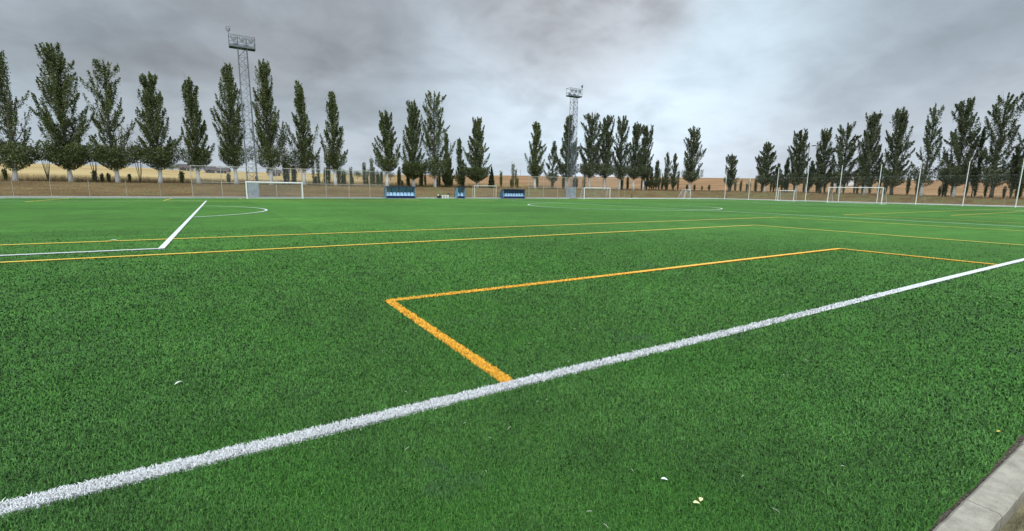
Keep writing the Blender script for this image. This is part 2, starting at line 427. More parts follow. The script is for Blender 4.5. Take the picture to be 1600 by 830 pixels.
# near kerb: rough cast concrete edging in 1 m units
def kerb_run(name, a, b, wid, zt, mat, seg=1.0, jit=.006, gap=.008, zb=-.08, step=None):
    a = Vector(a); b = Vector(b); L = (b - a).length; u = (b - a).normalized(); n = Vector((-u.y, u.x, 0)); mb = MB()
    t = 0.
    while t < L:
        e = min(t + seg, L); k = len(mb.v); off = random.uniform(-jit, jit); hz = zt + random.uniform(-jit, jit) * .6
        m_ = 1 if step is None else max(1, int((e - gap - t) / step))
        cnt = 0
        for i in range(m_ + 1):
            p = a + u * (t + (e - gap - t) * i / m_); w1 = random.uniform(-1, 1) * jit * .5; w2 = random.uniform(-1, 1) * jit * .5
            for (o_, z_) in ((-wid / 2 + w1, zb), (-wid / 2 + w1, hz - .012), (-wid / 2 + .012 + w1, hz + w2 * .3), (wid / 2 - .012 + w2, hz), (wid / 2 + w2, hz - .012), (wid / 2 + w2, zb)):
                q_ = p + n * (o_ + off); mb.v.append((q_.x, q_.y, z_))
        for i in range(m_):
            for j in range(5): mb.f.append([k + i * 6 + j, k + (i + 1) * 6 + j, k + (i + 1) * 6 + j + 1, k + i * 6 + j + 1][::-1])
        mb.f.append([k + j for j in range(6)]); mb.f.append([k + m_ * 6 + j for j in range(6)][::-1]); t = e
    return tag(mb.build(name, mat), kind='structure')
kerb_run('kerb', (-20, .515, 0), (20, .515, 0), .135, .028, M['kerb'], 1.0, .0035, .007, -.1, .05)
kerb_run('far_kerb', (-24, 65.42, 0), (95, 65.42, 0), .22, .2, M['pale_kerb'], 1.0, .008, .01)
kerb_run('end_kerb', (95.0, 3, 0), (95.0, 65.3, 0), .22, .16, M['pale_kerb'], 1.0, .008, .01)
MB().box((35.5, 66.02, .03), (119, .96, .24)).build('concrete_path', M['path'])['kind'] = 'structure'
MB().box((95.75, 34.3, -.02), (1.26, 62.4, .06)).build('end_path', M['path'])['kind'] = 'structure'

# markings: (name, kind, polyline or rectangle list, fibre)
LW = .125; YW = .115
TY, BY = 2.87, 64.5      # touch lines
GL, GR = -17.8, 84.8; HX = 33.5; CY = 33.7
marks = []
def seg(name, a, b, wid, col): marks.append((name, ('seg', a, b, wid), col))
def arc(name, c, r, t0, t1, wid, col): marks.append((name, ('arc', c, r, t0, t1, wid), col))
seg('touch_line', (GL, TY), (GR, TY), .120, 'white')
seg('far_touch_line', (GL, BY), (GR, BY), LW, 'white')
for gxx, sg in ((GL, 1), (GR, -1)):
    pre = '' if sg > 0 else 'far_'
    seg(pre + 'goal_line', (gxx, TY), (gxx, BY), LW, 'white')
    bx = gxx + sg * 16.5
    seg(pre + 'penalty_box_front', (bx, CY - 20.16), (bx, CY + 20.16), LW, 'white')
    seg(pre + 'penalty_box_side', (gxx, CY - 20.16), (bx, CY - 20.16), LW, 'white')
    seg(pre + 'penalty_box_side', (gxx, CY + 20.16), (bx, CY + 20.16), LW, 'white')
    ax_ = gxx + sg * 5.5
    seg(pre + 'goal_area_front', (ax_, CY - 9.16), (ax_, CY + 9.16), LW, 'white')
    seg(pre + 'goal_area_side', (gxx, CY - 9.16), (ax_, CY - 9.16), LW, 'white')
    seg(pre + 'goal_area_side', (gxx, CY + 9.16), (ax_, CY + 9.16), LW, 'white')
    th = math.acos(5.5 / 9.15); c_ = (gxx + sg * 11, CY)
    if sg > 0: arc('penalty_arc', c_, 9.15, -th, th, LW, 'white')
    else: arc('far_penalty_arc', c_, 9.15, math.pi - th, math.pi + th, LW, 'white')
seg('halfway_line', (HX, TY), (HX, BY), LW, 'white')
arc('centre_circle', (HX, CY), 9.15, 0, 2 * math.pi, LW, 'white')
for cx in (8.05, 58.95):
    o_ = 'orange' if cx < 20 else 'yellow'; pre = '' if cx < 20 else 'second_'
    for y0, sg in ((TY, 1), (BY, -1)):
        p2 = pre if sg > 0 else 'opposite_' + pre
        cc = o_ if sg > 0 else 'yellow'
        seg(p2 + 'small_goal_area_front', (cx - 6.25, y0 + sg * 3.13), (cx + 6.25, y0 + sg * 3.13), YW, cc)
        seg(p2 + 'small_goal_area_side', (cx - 6.25, y0 + sg * .066), (cx - 6.25, y0 + sg * 3.13), .105, cc)
        seg(p2 + 'small_goal_area_side', (cx + 6.25, y0 + sg * .066), (cx + 6.25, y0 + sg * 3.13), YW, cc)
        seg(p2 + 'small_penalty_area_front', (cx - 12.75, y0 + sg * 9.5), (cx + 12.75, y0 + sg * 9.5), YW, 'yellow')
        for s2 in (-1, 1):
            seg(p2 + 'small_penalty_area_side', (cx + s2 * 12.75, y0), (cx + s2 * 12.75, y0 + sg * 9.5), YW, 'yellow')
            seg(p2 + 'small_pitch_side', (cx + s2 * 21.25, y0), (cx + s2 * 21.25, y0 + sg * 13.0), YW, 'yellow')
        seg(p2 + 'offside_line', (cx - 21.25, y0 + sg * 13.0), (cx + 21.25, y0 + sg * 13.0), YW, 'yellow')

def inside(mk, x, y, grow=0.):
    if mk[0] == 'seg':
        (ax, ay), (bx, by), wd = mk[1], mk[2], mk[3] + grow
        if ax == bx: return (np.abs(x - ax) < wd / 2) & (y > min(ay, by) - wd / 2) & (y < max(ay, by) + wd / 2)
        return (np.abs(y - ay) < wd / 2) & (x > min(ax, bx) - wd / 2) & (x < max(ax, bx) + wd / 2)
    _, c, r, t0, t1, wd = mk; wd += grow
    rr = np.hypot(x - c[0], y - c[1]); th = np.arctan2(y - c[1], x - c[0]); mid = (t0 + t1) / 2
    dt = np.abs((th - mid + np.pi) % (2 * np.pi) - np.pi)
    return (np.abs(rr - r) < wd / 2) & (dt <= (t1 - t0) / 2)

# fibres: density falls and width grows with the distance from where one stands
def sample(C, rmin, rmax, a0, a1):
    n = int((a1 - a0) * C * math.log(rmax / rmin))
    r = rmin * np.exp(rng.random(n) * math.log(rmax / rmin)); t = a0 + (a1 - a0) * rng.random(n)
    return r * np.sin(t), r * np.cos(t), r
def fibre_mesh(name, x, y, r, hgt=1.0, wk=1.0):
    n = len(x); ww = np.clip(.0015 * r, .0032, .014) * wk * (.7 + .6 * rng.random(n)); hh = (.019 + .014 * rng.random(n)) * hgt
    t = rng.random(n) * 2 * np.pi; ux, uy = np.cos(t), np.sin(t)
    lx, ly = -uy, ux; lean = (.15 + 1.0 * rng.random(n)) * hh * np.where(rng.random(n) < .5, 1, -1)
    jx, jy = .006 + .3 * hh * 0, .0
    z0 = np.full(n, -.001)
    A_ = np.stack([x - ux * ww / 2, y - uy * ww / 2, z0], 1); B_ = np.stack([x + ux * ww / 2, y + uy * ww / 2, z0], 1)
    mx, my, mz = x + lx * lean * .35, y + ly * lean * .35, hh * .62
    C_ = np.stack([mx + ux * ww * .42, my + uy * ww * .42, mz], 1); D_ = np.stack([mx - ux * ww * .42, my - uy * ww * .42, mz], 1)
    E_ = np.stack([x + lx * lean, y + ly * lean, hh * (1 - .25 * np.abs(lean) / hh)], 1)
    V = np.stack([A_, B_, C_, D_, E_], 1).reshape(-1, 3); b0 = np.arange(n)[:, None] * 5
    L = np.concatenate([b0 + [0, 1, 2, 3], b0 + [3, 2, 4]], 1).ravel()
    cnt = np.tile([4, 3], n); rd = np.repeat(np.clip(rng.beta(1.6, 2.2, n), 0, 1), 2)
    return npmesh(name, V, L, cnt, rd)
AZ0, AZ1 = rad(-24), rad(90)
fx, fy, fr = sample(120000, 1.0, 24.0, AZ0, AZ1)
f2 = sample(60000, 1.0, 4.5, AZ0, AZ1); fx = np.concatenate([fx, f2[0]]); fy = np.concatenate([fy, f2[1]]); fr = np.concatenate([fr, f2[2]])
keep = (fy > turf_edge(fx) + .004) & (rng.random(len(fx)) > sst((fr - 5) / 19)) & (fx < X1)
sm_ = ((fx + 100.12) / 4.1) % 1.0 * 4.1
keep &= ~((np.minimum(sm_, 4.1 - sm_) < .009 + .012 * (np.sin(fy * 9) * np.sin(fy * 2.3) > .1)) & (rng.random(len(fx)) < .8))
fx, fy, fr = fx[keep], fy[keep], fr[keep]
wob = .003 * np.sin(fx * 23 + fy * 31) + .005 * np.sin(fx * 1.9) + .002 * rng.standard_normal(len(fx))
line = np.full(len(fx), -1)
for i, (nm, mk, cl_) in enumerate(marks): line[(line < 0) & inside(mk, fx + wob, fy + wob)] = i
g = line < 0
tag(link('grass', fibre_mesh('grass', fx[g], fy[g], fr[g]), M['grass']), 'short green artificial grass fibres covering the football pitch', 'grass', kind='stuff')

def lift(x, y): return .020 * float(sst((math.hypot(x, y) - 5) / 7))      # far stretches lie at pile height
def strip(mk, z):
    V = []; F_ = []
    if mk[0] == 'seg':
        (ax, ay), (bx, by), wd = mk[1:4]; h = wd / 2
        n = max(1, int(math.hypot(bx - ax, by - ay) / 1.0))
        for i in range(n + 1):
            px_, py_ = ax + (bx - ax) * i / n, ay + (by - ay) * i / n
            for s_ in (-h, h): V.append((px_ + s_ * (ax == bx), py_ + s_ * (ax != bx), z + lift(px_, py_)))
        F_ = [[2 * i, 2 * i + 1, 2 * i + 3, 2 * i + 2] for i in range(n)]
    else:
        _, c, r, t0, t1, wd = mk; n = 96
        for i in range(n + 1):
            t = t0 + (t1 - t0) * i / n
            V += [(c[0] + (r - wd / 2) * math.cos(t), c[1] + (r - wd / 2) * math.sin(t), z + .02), (c[0] + (r + wd / 2) * math.cos(t), c[1] + (r + wd / 2) * math.sin(t), z + .02)]
        F_ = [[2 * i, 2 * i + 1, 2 * i + 3, 2 * i + 2] for i in range(n)]
    return V, F_
fmat = {'white': M['white_fibre'], 'orange': M['orange_fibre'], 'yellow': M['yellow_fibre']}
for i, (nm, mk, cl_) in enumerate(marks):
    V, F_ = strip(mk, .004 + (.0006 * (i % 7)))
    me = bpy.data.meshes.new(nm); me.from_pydata(V, [], F_); me.update()
    a = me.attributes.new('rnd', 'FLOAT', 'FACE'); a.data.foreach_set('value', [.5] * len(F_))
    o = tag(link(nm, me, fmat[cl_]), kind='structure')
    # far stretches stand at pile height, clear of the thinning fibres
    s_ = line == i
    if s_.any():
        xx, yy, rr_ = fx[s_], fy[s_], fr[s_]
        rep = 3 if cl_ == 'white' else 3
        xx = np.repeat(xx, rep) + .02 * rng.standard_normal(len(xx) * rep) * 1.0; yy = np.repeat(yy, rep) + .02 * rng.standard_normal(len(yy) * rep); rr_ = np.repeat(rr_, rep)
        k2 = inside(mk, xx, yy, -.004 + .012 * 0); xx, yy, rr_ = xx[k2], yy[k2], rr_[k2]
        if len(xx):
            # fibre clumps never wider than the line itself
            me2 = fibre_mesh(nm, xx, yy, np.minimum(rr_, 9), 1.08)
            V2 = np.zeros(len(me2.vertices) * 3, np.float32); me2.vertices.foreach_get('co', V2)
            nv0 = len(me.vertices)
            L2 = np.zeros(len(me2.loops), np.int32); me2.loops.foreach_get('vertex_index', L2)
            c2 = np.zeros(len(me2.polygons), np.int32); me2.polygons.foreach_get('loop_total', c2)
            r2 = np.zeros(len(me2.polygons), np.float32); me2.attributes['rnd'].data.foreach_get('value', r2)
            V1 = np.array(V, np.float32); L1 = np.concatenate([np.array(f) for f in F_]); c1 = np.array([len(f) for f in F_])
            # second strip at pile height for what lies beyond 16 m
            if mk[0] == 'seg':
                pass
            m3 = npmesh(nm, np.concatenate([V1, V2.reshape(-1, 3)]), np.concatenate([L1, L2 + len(V1)]), np.concatenate([c1, c2]), np.concatenate([np.full(len(c1), .5), r2]))
            m3.materials.append(fmat[cl_]); o.data = m3
            bpy.data.meshes.remove(me2)

# ------------------------------------------------------------ trees
def tz(x, y): return float(terrain(x, y))
def leaf_quads(P_, size, up=.3):
    n = len(P_); a = rng.standard_normal((n, 3)); a /= np.linalg.norm(a, axis=1)[:, None]
    b_ = rng.standard_normal((n, 3)); b_ -= a * (a * b_).sum(1)[:, None]; b_ /= np.linalg.norm(b_, axis=1)[:, None]
    s = size * (.6 + .8 * rng.random(n))[:, None]
    V = np.stack([P_ - a * s, P_ - b_ * s * .62, P_ + a * s, P_ + b_ * s * .62], 1).reshape(-1, 3)
    return V, np.arange(4 * n), np.full(n, 4), rng.random(n)

def poplar(name, x, y, top, cb, wid, label, group, cat='tree', plumes=34, leaves=6500, fan=.0, wash=True, mat='leaf', lean=0., tips=.5, skirt=.5, lsize=.082, tr=.24, open_=0., bare=6, double=False):
    z0 = tz(x, y) - .1; Ht = top - z0; Cb = cb - z0; leaves = int(leaves * 1.5)
    root = empty(name, (x, y, z0)); tag(root, label, cat, group)
    tb = MB(); ln = lean
    def stem(t):                                  # t: 0 ground .. 1 top
        return np.array([ln * t * Ht * .1 + .12 * math.sin(t * 7 + x), .1 * math.sin(t * 5 + y), t * Ht])
    pts = [stem(t) for t in np.linspace(0, .97, 12)]; rs = [tr * (1.0 - .93 * (t ** .8)) + .01 for t in np.linspace(0, .97, 12)]; rs[0] *= 1.25
    tb.path(pts, rs, 8)
    P_all = []; W_all = []
    plumes = int(plumes * 1.5); leaves = int(leaves * 1.45); env = lambda s: wid * 1.20 * min(1, (s + .08) / .20) ** .6 * (1 - (.80 - fan) * s ** 1.6)
    ga = random.uniform(0, 6); pa, pb = random.uniform(0, 6), random.uniform(0, 6)
    lobe = lambda a, s: 1 + .16 * math.sin(2 * a + 7 * s + pa) + .12 * math.sin(a * 3 - 11 * s + pb)
    for i in range(plumes):
        s0 = (i / plumes) ** 1.05 * .87; s0 += random.uniform(-.03, .03); s0 = max(0, s0)
        t0 = (Cb + s0 * (Ht - Cb)) / Ht; ga += 2.4 + random.uniform(-.5, .5)
        L = (Ht - Cb) * random.uniform(.12, .38) * (1.1 - .40 * s0)
        s1 = min(s0 + L / (Ht - Cb), .985 + random.uniform(-.04, .02))
        r1 = max(.12, env(s1) * (random.uniform(.30, 1.15) ** .7) * lobe(ga, s1)) * (1.0 if s0 > .05 else 1.05)
        b0 = stem(t0); e = stem((Cb + s1 * (Ht - Cb)) / Ht) * [1, 1, 1] + [math.cos(ga) * r1, math.sin(ga) * r1, 0]
        ctrl = b0 + (e - b0) * [.70, .70, .36]
        cv = [(1 - u) ** 2 * b0 + 2 * u * (1 - u) * ctrl + u * u * e for u in (0, .25, .5, .75, 1)]
        rb = tr * .30 * (1.1 - s0)
        tb.path(cv, [rb, rb * .8, rb * .55, rb * .35, .012], 4)
        nl = int(leaves / plumes * (1.25 - .5 * s0) * (1 - open_ * random.random()))
        u = rng.random(nl) ** .75; u = .12 + .90 * u
        c = ((1 - u) ** 2)[:, None] * b0 + (2 * u * (1 - u))[:, None] * ctrl + (u * u)[:, None] * e
        rad_ = (.05 + .17 * np.abs(np.sin(np.clip(u, 0, 1) * np.pi)) ** .8) * (L / 3.0) ** .5 * random.uniform(.7, 1.2)
        q_ = rng.standard_normal((nl, 3)) * [.8, .8, 1.0] * rad_[:, None]
        P_all.append(c + q_)
        for _ in range(2):                                   # side sprays
            us = random.uniform(.35, .8); cs = (1 - us) ** 2 * b0 + 2 * us * (1 - us) * ctrl + us * us * e
            d_ = np.array([random.uniform(-.5, .5), random.uniform(-.5, .5), 1.0]); d_ /= np.linalg.norm(d_); ll = max(.5, L * random.uniform(.18, .36))
            nn = int(nl * .16); uu = rng.random(nn)
            P_all.append(cs + d_ * ll * uu[:, None] + rng.standard_normal((nn, 3)) * .09 * (1.15 - uu)[:, None])
            tb.path([cs, cs + d_ * ll * .5, cs + d_ * ll], [rb * .35, rb * .25, .008], 3)
    # dense skirt low in the crown
    ns = int(leaves * .28 * skirt * 2); th = rng.random(ns) * 2 * np.pi; rr_ = rng.random(ns) ** .6 * wid * .85
    lump = 1 + .22 * np.sin(th * 3 + x) + .15 * np.sin(th * 5 + y)
    hz = Cb - .45 + rng.random(ns) ** 1.1 * (Ht - Cb) * .24 * (1.15 - rr_ / wid * .8) + (rr_ / wid) ** 1.3 * 1.7 * lump
    P_all.append(np.stack([rr_ * lump * np.cos(th), rr_ * lump * np.sin(th), hz], 1))
    # leafy leader
    nl = int(leaves * .10); u = rng.random(nl); tt = (Cb + u * (Ht - Cb)) / Ht
    c = np.stack([stem(t) for t in tt]); P_all.append(c + rng.standard_normal((nl, 3)) * (.24 * (1.05 - u) + .03)[:, None])
    # bare twigs poking out of the top
    for _ in range(bare):
        s = random.uniform(.55, .95); b0 = stem((Cb + s * (Ht - Cb)) / Ht); a_ = random.uniform(0, 6.3); d_ = random.uniform(.2, .7) * wid * (1 - s * .5)
        e = b0 + np.array([math.cos(a_) * d_, math.sin(a_) * d_, random.uniform(1.2, 2.4)])
        e[2] = min(e[2], Ht + .5); tb.path([b0, (b0 + e) / 2 + [math.cos(a_) * .1, math.sin(a_) * .1, -.1], e], [.03, .02, .008], 3)
    P_ = np.concatenate(P_all); P_[:, 2] = np.maximum(P_[:, 2], Cb - .6)
    V, L_, c_, r_ = leaf_quads(P_, lsize)
    tb.build('trunk', M['bark'] if wash else M['bark_plain'], root, smooth=True)
    link('crown', npmesh('crown', V, L_, c_, r_), M[mat], root)
    return root

ROW = 'poplars in the long row behind the far touchline'
ROW2 = 'poplars in the row behind the right-hand goal'
N = 'poplar_tree'
A_ = 'tall poplar with a white painted trunk '
T = [
 (-19.9, 16.4, 3.2, 2.6, 'poplar at the left end of the row, cut by the photo edge, thin bare-twigged top', dict(plumes=26, open_=.6, skirt=.9, bare=14)),
 (-15.3, 17.4, 3.4, 2.5, 'widest bushy poplar at the left, two-headed top and low dark skirt, second from the left', dict(plumes=46, leaves=9500, fan=.25, skirt=.9)),
 (-11.0, 16.1, 3.5, 2.6, 'third poplar from the left with a gappy split top and leaning limbs', dict(plumes=28, open_=.65, fan=.15, skirt=1.0, bare=8)),
 (-6.6, 15.4, 3.7, 2.6, 'fourth poplar from the left, bare twigs above its slanting top', dict(plumes=36, leaves=7500, skirt=.8, bare=14)),
 (-2.4, 15.4, 3.8, 2.0, 'slim poplar just left of the tree beside the left floodlight tower', dict(plumes=32)),
 (1.8, 17.5, 4.1, 2.2, 'poplar touching the left side of the left floodlight tower', dict(plumes=38, leaves=7500)),
 (6.2, 18.8, 4.1, 2.5, 'tallest poplar, directly right of the left floodlight tower', dict(plumes=42, leaves=8500)),
 (10.8, 16.6, 4.1, 1.9, 'narrow poplar, second to the right of the left floodlight tower', dict(plumes=32)),
 (15.0, 15.5, 4.2, 1.9, 'narrow poplar standing left of the wide gap before the first dugout', dict(plumes=30, open_=.3)),
 (23.2, 13.6, 4.1, 2.1, 'poplar rising right above the first blue dugout', dict(plumes=32, fan=.12)),
 (27.7, 15.6, 3.2, 2.5, 'dense dark poplar just right of the first dugout, left of the fan-shaped one', dict(plumes=38, leaves=8500, skirt=1.0, fan=.1)),
 (31.4, 17.5, 3.5, 3.0, 'tall fan-shaped poplar with several heads, left of the small middle dugout', dict(plumes=34, leaves=7500, fan=.35, open_=.3)),
 (39.5, 14.1, 3.0, 2.8, 'broad dense poplar between the middle dugout and the hill gap', dict(plumes=42, leaves=8500, skirt=.9, fan=.15)),
 (52.6, 14.4, 4.0, 2.3, 'poplar standing alone left of the second floodlight tower', dict(plumes=32, fan=.1)),
 (60.2, 16.2, 4.2, 2.8, 'poplar directly behind the second floodlight tower', dict(plumes=34, leaves=7000)),
 (66.2, 17.4, 4.4, 3.2, 'first poplar right of the second floodlight tower, tallest of its clump', dict(plumes=38, leaves=7500, fan=.3, bare=12)),
 (70.8, 17.4, 4.5, 2.9, 'second poplar right of the second floodlight tower, in the dense clump', dict(plumes=36, leaves=7500, fan=.2)),
 (74.9, 17.5, 4.3, 2.6, 'third poplar right of the second floodlight tower, in the dense clump', dict(plumes=30, fan=.25)),
 (79.3, 16.6, 4.4, 2.7, 'fourth poplar right of the second floodlight tower, in the dense clump', dict(plumes=32, fan=.2)),
 (82.8, 16.2, 4.5, 2.6, 'rightmost poplar of the dense clump right of the second tower', dict(plumes=30, fan=.3)),
 (98.8, 17.1, 4.0, 4.2, 'stout vase-shaped poplar alone beside the empty orange hillside', dict(plumes=38, leaves=7500, fan=.35)),
]
for i, (x, top, cb, wid, lab, kw) in enumerate(T):
    kw.setdefault('mat', 'leaf' if x < 60 else 'leaf_grey')
    if x > 55: kw.setdefault('lsize', .098)
    wid *= math.cos(math.atan2(x, 76)) * (1.2 if 60 < x < 90 else 1.0)
    poplar(N, x, 76.0 + (.5 if i % 3 == 1 else 0), top, cb, wid, lab, ROW, **kw)
T2 = [
 (69.5, 10.6, 3.1, 1.9, 'smallest poplar, alone in front of the orange hillside at the field corner', dict(plumes=22, leaves=3500, fan=.3, skirt=.4)),
 (60.8, 12.8, 3.4, 2.7, 'bushy low poplar first in the right row after the lone small one', dict(plumes=34, fan=.2)),
 (53.9, 14.7, 3.4, 2.9, 'wide-topped poplar just left of the double lamp post', dict(plumes=32, fan=.35)),
 (49.1, 14.5, 3.1, 2.5, 'slim poplar just right of the double lamp post', dict(plumes=30, fan=.15)),
 (45.4, 15.2, 3.4, 2.9, 'open-crowned poplar above the left post of the large right goal', dict(plumes=30, fan=.3, open_=.3)),
 (41.2, 16.7, 3.1, 2.8, 'poplar above the middle of the large right goal', dict(plumes=36, leaves=7000, fan=.15)),
 (36.9, 16.9, 3.1, 2.8, 'poplar just right of the large right goal, leaning right at the top', dict(plumes=34, leaves=7000, fan=.15)),
 (32.4, 16.9, 3.1, 2.4, 'sparse poplar with a tall leafy head and thin waist', dict(plumes=22, leaves=4500, fan=.15, open_=.7, skirt=.3)),
 (28.2, 17.2, 3.3, 3.2, 'broad dense poplar with wide low skirt, fourth from the right edge', dict(plumes=44, leaves=8500, fan=.2, skirt=.8)),
 (23.7, 17.3, 3.1, 2.7, 'airy poplar with the tallest feathery top at the right, forked trunk', dict(plumes=30, fan=.45, open_=.35)),
 (19.6, 15.6, 2.9, 2.6, 'poplar cut by the right edge of the photo', dict(plumes=34, leaves=6500, fan=.2)),
]
for i, (y, top, cb, wid, lab, kw) in enumerate(T2):
    poplar(N, 105.0, y, top, cb, wid * .92, lab, ROW2, mat='leaf_grey', lsize=.10, wash=(i % 3 != 0), **kw)
for (x, y, top, cb, wid, lab) in [
    (33.9, 77, 11.2, 2.2, .9, 'thin young poplar in the shade right of the fan-shaped poplar'),
    (36.6, 77, 10.4, 2.3, 1.2, 'young poplar behind the small middle dugout'),
    (34.8, 78, 8.0, 2.2, 1.1, 'short young poplar between the fan-shaped poplar and the middle dugout'),
    (56.5, 76, 11.1, 3.0, 1.6, 'young poplar between the lone poplar and the second floodlight tower'),
    (85.6, 77, 7.4, 2.6, 1.0, 'leftmost of the four slender saplings beside the stout vase-shaped poplar'),
    (87.7, 77, 8.7, 2.6, 1.1, 'second of the four slender saplings beside the stout vase-shaped poplar'),
    (91.1, 77, 10.6, 2.7, 1.2, 'third of the four slender saplings beside the stout vase-shaped poplar'),
    (93.8, 77, 10.7, 2.7, 1.2, 'rightmost of the four slender saplings, nearly touching the stout poplar')]:
    poplar('young_poplar', x, y, top, cb, wid, lab, 'young poplars among the far row', plumes=16, leaves=2200, wash=False, skirt=.5, tr=.09, bare=3, mat='leaf_grey' if x > 50 else 'leaf')
for (y, top, wid, lab) in [(56.6, 9.2, .9, 'thin young poplar left of the wide-topped poplar by the lamp post'), (58.4, 8.0, 1.0, 'short young poplar behind the small training goal'), (26.0, 12.4, .7, 'very thin pole-like poplar left of the feathery-topped one'), (51.5, 8.2, 1.0, 'short young poplar under the double lamp post'), (21.6, 9.5, .9, 'thin crooked young poplar near the right edge of the photo')]:
    poplar('young_poplar', 105.6, y, top, 2.6, wid, lab, 'young poplars among the right row', plumes=15, leaves=2000, wash=False, skirt=.3, tr=.08, bare=3, mat='leaf_grey')
# low green bush masses joining the left crowns, and the small cypress
def bush(name, x, y, w_, h_, label, cat, group, n=2600, mat='leaf', conic=False, zlift=0.):
    z0 = tz(x, y) - .05; root = empty(name, (x, y, z0)); tag(root, label, cat, group); tb = MB()
    for k in range(7):
        a = k * .9 + x; tb.path([(0, 0, 0), (math.cos(a) * w_ * .2, math.sin(a) * w_ * .2, h_ * .45), (math.cos(a) * w_ * .35 * (.3 if conic else 1), math.sin(a) * w_ * .35 * (.3 if conic else 1), h_ * .85)], [.03, .02, .008], 5)
    tb.build('stem', M['bark_plain'], root)
    if conic:
        u = rng.random(n); r = w_ * (1 - u) ** .8 * np.sqrt(rng.random(n)); th = rng.random(n) * 6.283
        P_ = np.stack([r * np.cos(th), r * np.sin(th), .1 + u * h_], 1)
    else:
        k = 9; cc = np.stack([rng.uniform(-.6, .6, k) * w_, rng.uniform(-.6, .6, k) * w_, rng.uniform(.35, .8, k) * h_], 1)
        P_ = cc[rng.integers(0, k, n)] + rng.standard_normal((n, 3)) * [w_ * .28, w_ * .28, h_ * .12]
        P_ = P_[P_[:, 2] > .1 + zlift]; n = len(P_)
    V, L_, c_, r_ = leaf_quads(P_, .11); link('foliage', npmesh('foliage', V, L_, c_, r_), M[mat], root); return root
bush('cypress', 42.8, 76.5, .75, 3.9, 'small dark pointed cypress left of the orange hill gap', 'cypress', None, 1500, 'juniper', True)
for x, h_, w_, lab in [(-17.5, 5.2, 1.5, 'low green poplar bush between the first and second trees from the left'), (-13.2, 5.0, 1.4, 'low green bush joining the second and third trees from the left'), (-8.8, 5.8, 1.7, 'brighter green bush filling between the third and fourth trees from the left'), (8.6, 5.6, 1.3, 'green bush right of the tallest poplar by the left tower')]:
    bush('poplar_bush', x, 77.2, w_ * 1.1, h_, lab, 'bush', 'bushes joining the crowns of the far row', 1000, 'leaf_olive', False, 2.5)

# shoots under and between the trees: three kinds, then copies
def shoot(h_, w_, seed):
    root = empty('poplar_shoot', (0, 0, 0)); tb = MB(); Ps = []
    for k in range(3 + seed % 3):
        a = k * 2.1 + seed; e = (math.cos(a) * w_ * .5, math.sin(a) * w_ * .5, h_ * random.uniform(.75, 1))
        tb.path([(math.cos(a) * .08, math.sin(a) * .08, 0), (e[0] * .5, e[1] * .5, e[2] * .5), e], [.035, .025, .008], 5)
        n = 210; u = .12 + .88 * rng.random(n); Ps.append(np.array(e) * u[:, None] + rng.standard_normal((n, 3)) * (w_ * .22 * np.sin(u * 2.9) + .04)[:, None])
    tb.build('stem', M['bark_plain'], root)
    V, L_, c_, r_ = leaf_quads(np.concatenate(Ps), .085); link('foliage', npmesh('foliage', V, L_, c_, r_), M['leaf_olive'], root)
    return root
protos = [shoot(2.5, .55, 1), shoot(3.4, .5, 2), shoot(1.6, .4, 3), shoot(4.4, .6, 4)]
used = set()
spots = []
for x in [-21.2, -13.3, -12.6, -12.0, -9.9, -4.4, 1.0, 4.5]: spots.append((x, 77.6, 2, 'L'))
for x in [8.2, 9.4, 12.2, 13.3, 14.1, 16.2, 17.0, 17.9, 20.1, 21.0, 21.8, 22.5, 25.4, 26.4, 27.2, 29.2, 30.2, 33.0, 35.5, 37.4, 38.3]: spots.append((x, 77.0 + random.uniform(0, 3), random.choice([0, 1, 1, 3]), 'M')); spots.append((x + random.uniform(.3, .8), 78.0 + random.uniform(0, 3), random.choice([0, 1, 2]), 'M'))
for x in [46.5, 48.0, 49.6, 54.3, 58.4, 62.0, 64.4, 68.4, 72.9, 77, 81, 84.4, 86.6, 88.8, 89.9, 92.4, 95.4, 97.0]: spots.append((x, 77.5 + random.uniform(0, 3), random.choice([0, 1, 1]), 'C')); spots.append((x + random.uniform(.5, 1.2), 78 + random.uniform(0, 3), random.choice([0, 1, 3]), 'C'))
for x in [101.5, 104.5, 107.5, 110.5]: spots.append((x, 79, 2, 'D'))
for y in [71.5, 67.6, 66.2, 63.7, 62.7, 59.6, 57.7, 55.1, 52.6, 50.6, 47.8, 46.6, 44.0, 42.6, 39.8, 38.6, 35.3, 34.0, 31.0, 30.1, 27.2, 25.2, 22.6, 21.9, 18.6]: spots.append((106.5 + random.uniform(0, 2), y, random.choice([0, 1, 1]), 'R')); spots.append((107.5 + random.uniform(0, 2), y - random.uniform(.4, 1.1), random.choice([0, 1]), 'R'))
GRP = {'L': ('small dark poplar shoot in the dry grass under the trees left of the first tower', 'poplar shoots under the left trees'),
       'M': ('leafy dark poplar shoot between the white trunks behind the tall left fence', 'poplar shoots between the left tower and the middle dugout'),
       'C': ('leafy poplar shoot under the trees around the second floodlight tower', 'poplar shoots around the second tower'),
       'D': ('tiny low shoot in front of the bare orange hillside', 'tiny shoots on the bare corner'),
       'R': ('dark poplar shoot between the trunks behind the right goal', 'poplar shoots under the right row')}
for x, y, k, gk in spots:
    o = protos[k] if k not in used else copy_tree(protos[k]); used.add(k)
    o.location = (x, y, tz(x, y) - .05); o.rotation_euler = (0, 0, random.uniform(0, 6)); s = random.uniform(.75, 1.2); o.scale = (s * .75, s * .75, s * 1.1)
    tag(o, GRP[gk][0], 'sapling', GRP[gk][1])

